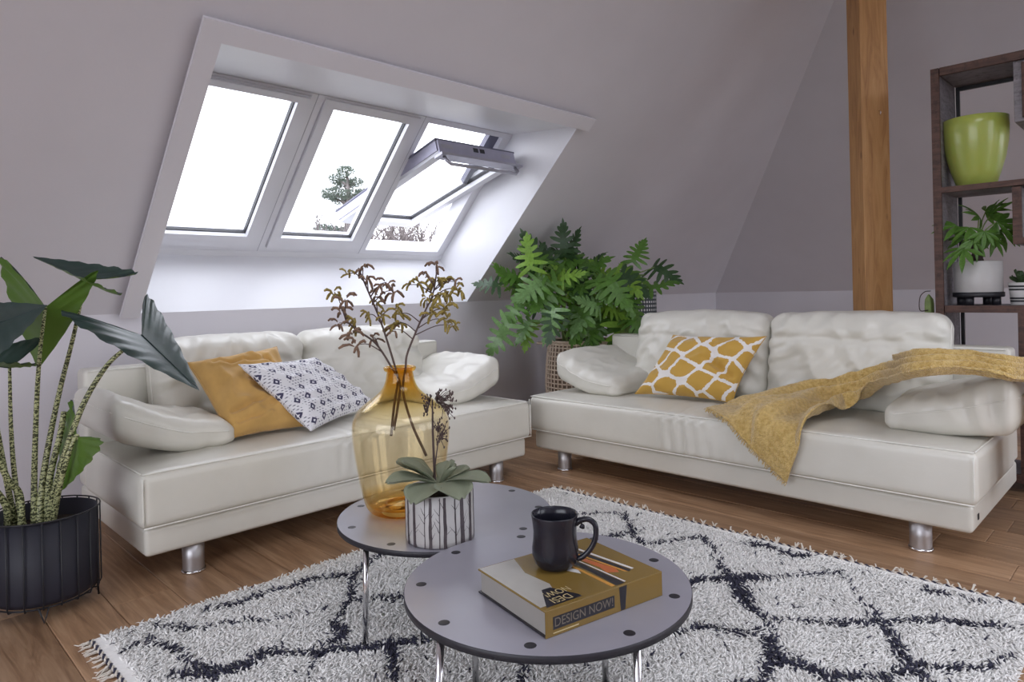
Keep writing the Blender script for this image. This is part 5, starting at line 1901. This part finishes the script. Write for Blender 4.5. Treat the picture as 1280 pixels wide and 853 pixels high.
# small striped pot with a dark succulent
sx_, sy_ = 4.235, .605
spn_ = thing('plant_pot', (sx_, sy_, SZ2), 'small white pot with thin black stripes on the shelf', 'planter')
m = MB(); m.lathe([(0, 0), (.040, 0), (.043, .004), (.052, .112), (.050, .114), (.048, .108), (0, .098)], 36, (sx_, sy_, SZ2)); pb_ = m.build('pot', MT['cerwhite'], spn_)
for z in (.016, .030, .074, .090):
    r_ = .043 + .009 * (z - .004) / .108 + .0006
    m = MB(); m.lathe([(r_, z), (r_ + .0006, z + .009)], 36, (sx_, sy_, SZ2)); m.build('stripe', MT['black'], pb_)
m = MB(); m.lathe([(.048, .103), (0, .107)], 24, (sx_, sy_, SZ2)); m.build('soil', MT['soil'], spn_)
ss = thing('succulent', (sx_, sy_, SZ2 + .10), 'small dark green succulent in the striped pot', 'succulent')
for k in range(14):
    L = .055 + .02 * (k % 3) / 2
    me = mesh_from('leaf', *spoon_leaf(L, .024, .006, .15, .2, k, 8, 4), MT['sucdark'])
    obj('leaf', me, ss, mw=Matrix.Translation((0, 0, .008)) @ Matrix.Rotation(k * 2.4, 4, 'Z') @ Matrix.Rotation(-math.radians(15 + 4 * k), 4, 'Y'))

# columnar cactus behind the sofa, with a thin arching offshoot
kc = at(1161, 375, 3.72)
cc = thing('cactus', (kc.x, kc.y, 0), 'slim green cactus rising between the sofa back and the shelf', 'cactus')
m = MB()
V = []; F = []
nn = 20
for i in range(30):
    t_ = i / 29; z = .22 + .76 * t_
    R_ = .021 * (1 if t_ < .93 else math.sqrt(max(0.02, 1 - ((t_ - .93) / .07) ** 2)))
    for j in range(nn):
        a = 2 * PI * j / nn; r_ = R_ * (1 + .18 * math.cos(5 * a))
        V.append((kc.x + r_ * math.cos(a), kc.y + r_ * math.sin(a), z))
for i in range(29):
    for j in range(nn): F.append((i * nn + j, i * nn + (j + 1) % nn, (i + 1) * nn + (j + 1) % nn, (i + 1) * nn + j))
F.append(tuple(29 * nn + j for j in range(nn)))
mk('column', V, F, MT['stemgreen'], cc)
m = MB(); m.tube(crom([at(1160, 388, 3.70), at(1150, 388, 3.70), at(1150, 372, 3.70), at(1156, 365, 3.70), at(1163, 364, 3.72)], 5), .0025, 5); m.build('offshoot', MT['twig'], cc)
m = MB(); m.lathe([(0, 0), (.06, 0), (.075, .22), (.072, .222), (.066, .2), (0, .2)], 28, (kc.x, kc.y, 0)); m.build('pot', MT['cerwhite'], cc)

# ------------------------------------------------------------------ trees outside
def needle_clump(seed, n=700):
    r_ = random.Random(seed); V = []; F = []
    for k in range(n):
        while True:
            p = Vector((r_.uniform(-1, 1), r_.uniform(-1, 1), r_.uniform(-1, 1)))
            if p.length < 1: break
        p.z *= .55
        d = (p.normalized() + Vector((r_.uniform(-.6, .6), r_.uniform(-.6, .6), r_.uniform(0, .9)))).normalized() * r_.uniform(.16, .34)
        s_ = d.orthogonal().normalized() * .034
        b = len(V)
        V += [p - s_, p + s_, p + d]; F.append((b, b + 1, b + 2))
        s2_ = d.cross(s_).normalized() * .034
        b = len(V)
        V += [p - s2_, p + s2_, p + d]; F.append((b, b + 1, b + 2))
    return mesh_from('needle_clump', V, F, MT['needles'], smooth=False)


ncl = [needle_clump(s) for s in range(3)]
PD = 22.0
pb = at(434, 300, PD)
pine = thing('pine_tree', (pb.x, pb.y, -5.6), 'green pine tree top seen through the middle roof window', 'tree')
m = MB(); m.tube([(pb.x, pb.y, -5.6), (pb.x, pb.y, -2), tuple(at(434, 300, PD)), tuple(at(436, 250, PD)), tuple(at(434, 214, PD))], [.22, .19, .13, .08, .03], 8); m.build('trunk', MT['bark'], pine)
for k, (px, py, s_) in enumerate([(432, 214, 11), (422, 224, 12), (444, 228, 11), (430, 232, 14), (415, 242, 13), (440, 245, 14), (424, 250, 11), (452, 240, 8), (410, 246, 8), (428, 264, 8), (448, 252, 9),
                                  (405, 288, 14), (420, 291, 14), (436, 292, 14), (412, 298, 15), (428, 300, 15), (452, 298, 12), (400, 300, 12)]):
    p = at(px, py, PD + rnd.uniform(-.5, .5))
    obj('needle_clump', ncl[k % 3], pine, mw=Matrix.Translation(p - origin_of(pine)) @ Matrix.Rotation(rnd.uniform(0, 6), 4, 'Z') @ Matrix.Scale(s_ * PD / FPX, 4))
    q0 = at(434, min(300, py + 8), PD)
    m = MB(); m.tube([q0, q0.lerp(p, .6), p], [.05, .035, .02], 5); m.build('branch', MT['bark'], pine)


def bare_tree(label, px, top, d, seed, height):
    r_ = random.Random(seed)
    b = at(px, 330, d)
    t = thing('bare_tree', (b.x, b.y, -5.6), label, 'tree', 'leafless trees behind the roof')
    zt = at(px, top, d).z
    m = MB(); m.tube([(b.x, b.y, -5.6), (b.x + .1, b.y, -2.5), (b.x, b.y, zt - height)], [.20, .16, .10], 8); m.build('trunk', MT['bark'], t)
    m = MB()
    def grow(p, dr, L, rad, lv):
        q = p + dr * L
        md = p.lerp(q, .5) + Vector((r_.uniform(-1, 1), r_.uniform(-1, 1), r_.uniform(-.5, .5))) * L * .09
        m.tube([p, md, q], [rad, rad * .85, rad * .65], 5 if lv < 3 else 3, cap=False)
        if lv >= 5: return
        for k in range(3 if lv < 4 else 2):
            nd = (dr + Vector((r_.uniform(-1, 1), r_.uniform(-1, 1), r_.uniform(-.35, .8))) * .85).normalized()
            grow(q if k else md, nd, L * r_.uniform(.6, .82), rad * .62, lv + 1)
    for k in range(3):
        grow(Vector((b.x, b.y, zt - height)), Vector((r_.uniform(-.6, .6), r_.uniform(-.6, .6), 1)).normalized(), height * .36, .07, 0)
    m.build('branches', MT['bark'], t)
bare_tree('leafless tree behind the open roof window, left one', 458, 266, 12, 3, 1.7)
bare_tree('leafless tree behind the open roof window, middle one', 496, 270, 17, 5, 2.4)
bare_tree('leafless tree behind the open roof window, right one', 540, 258, 21, 8, 2.9)
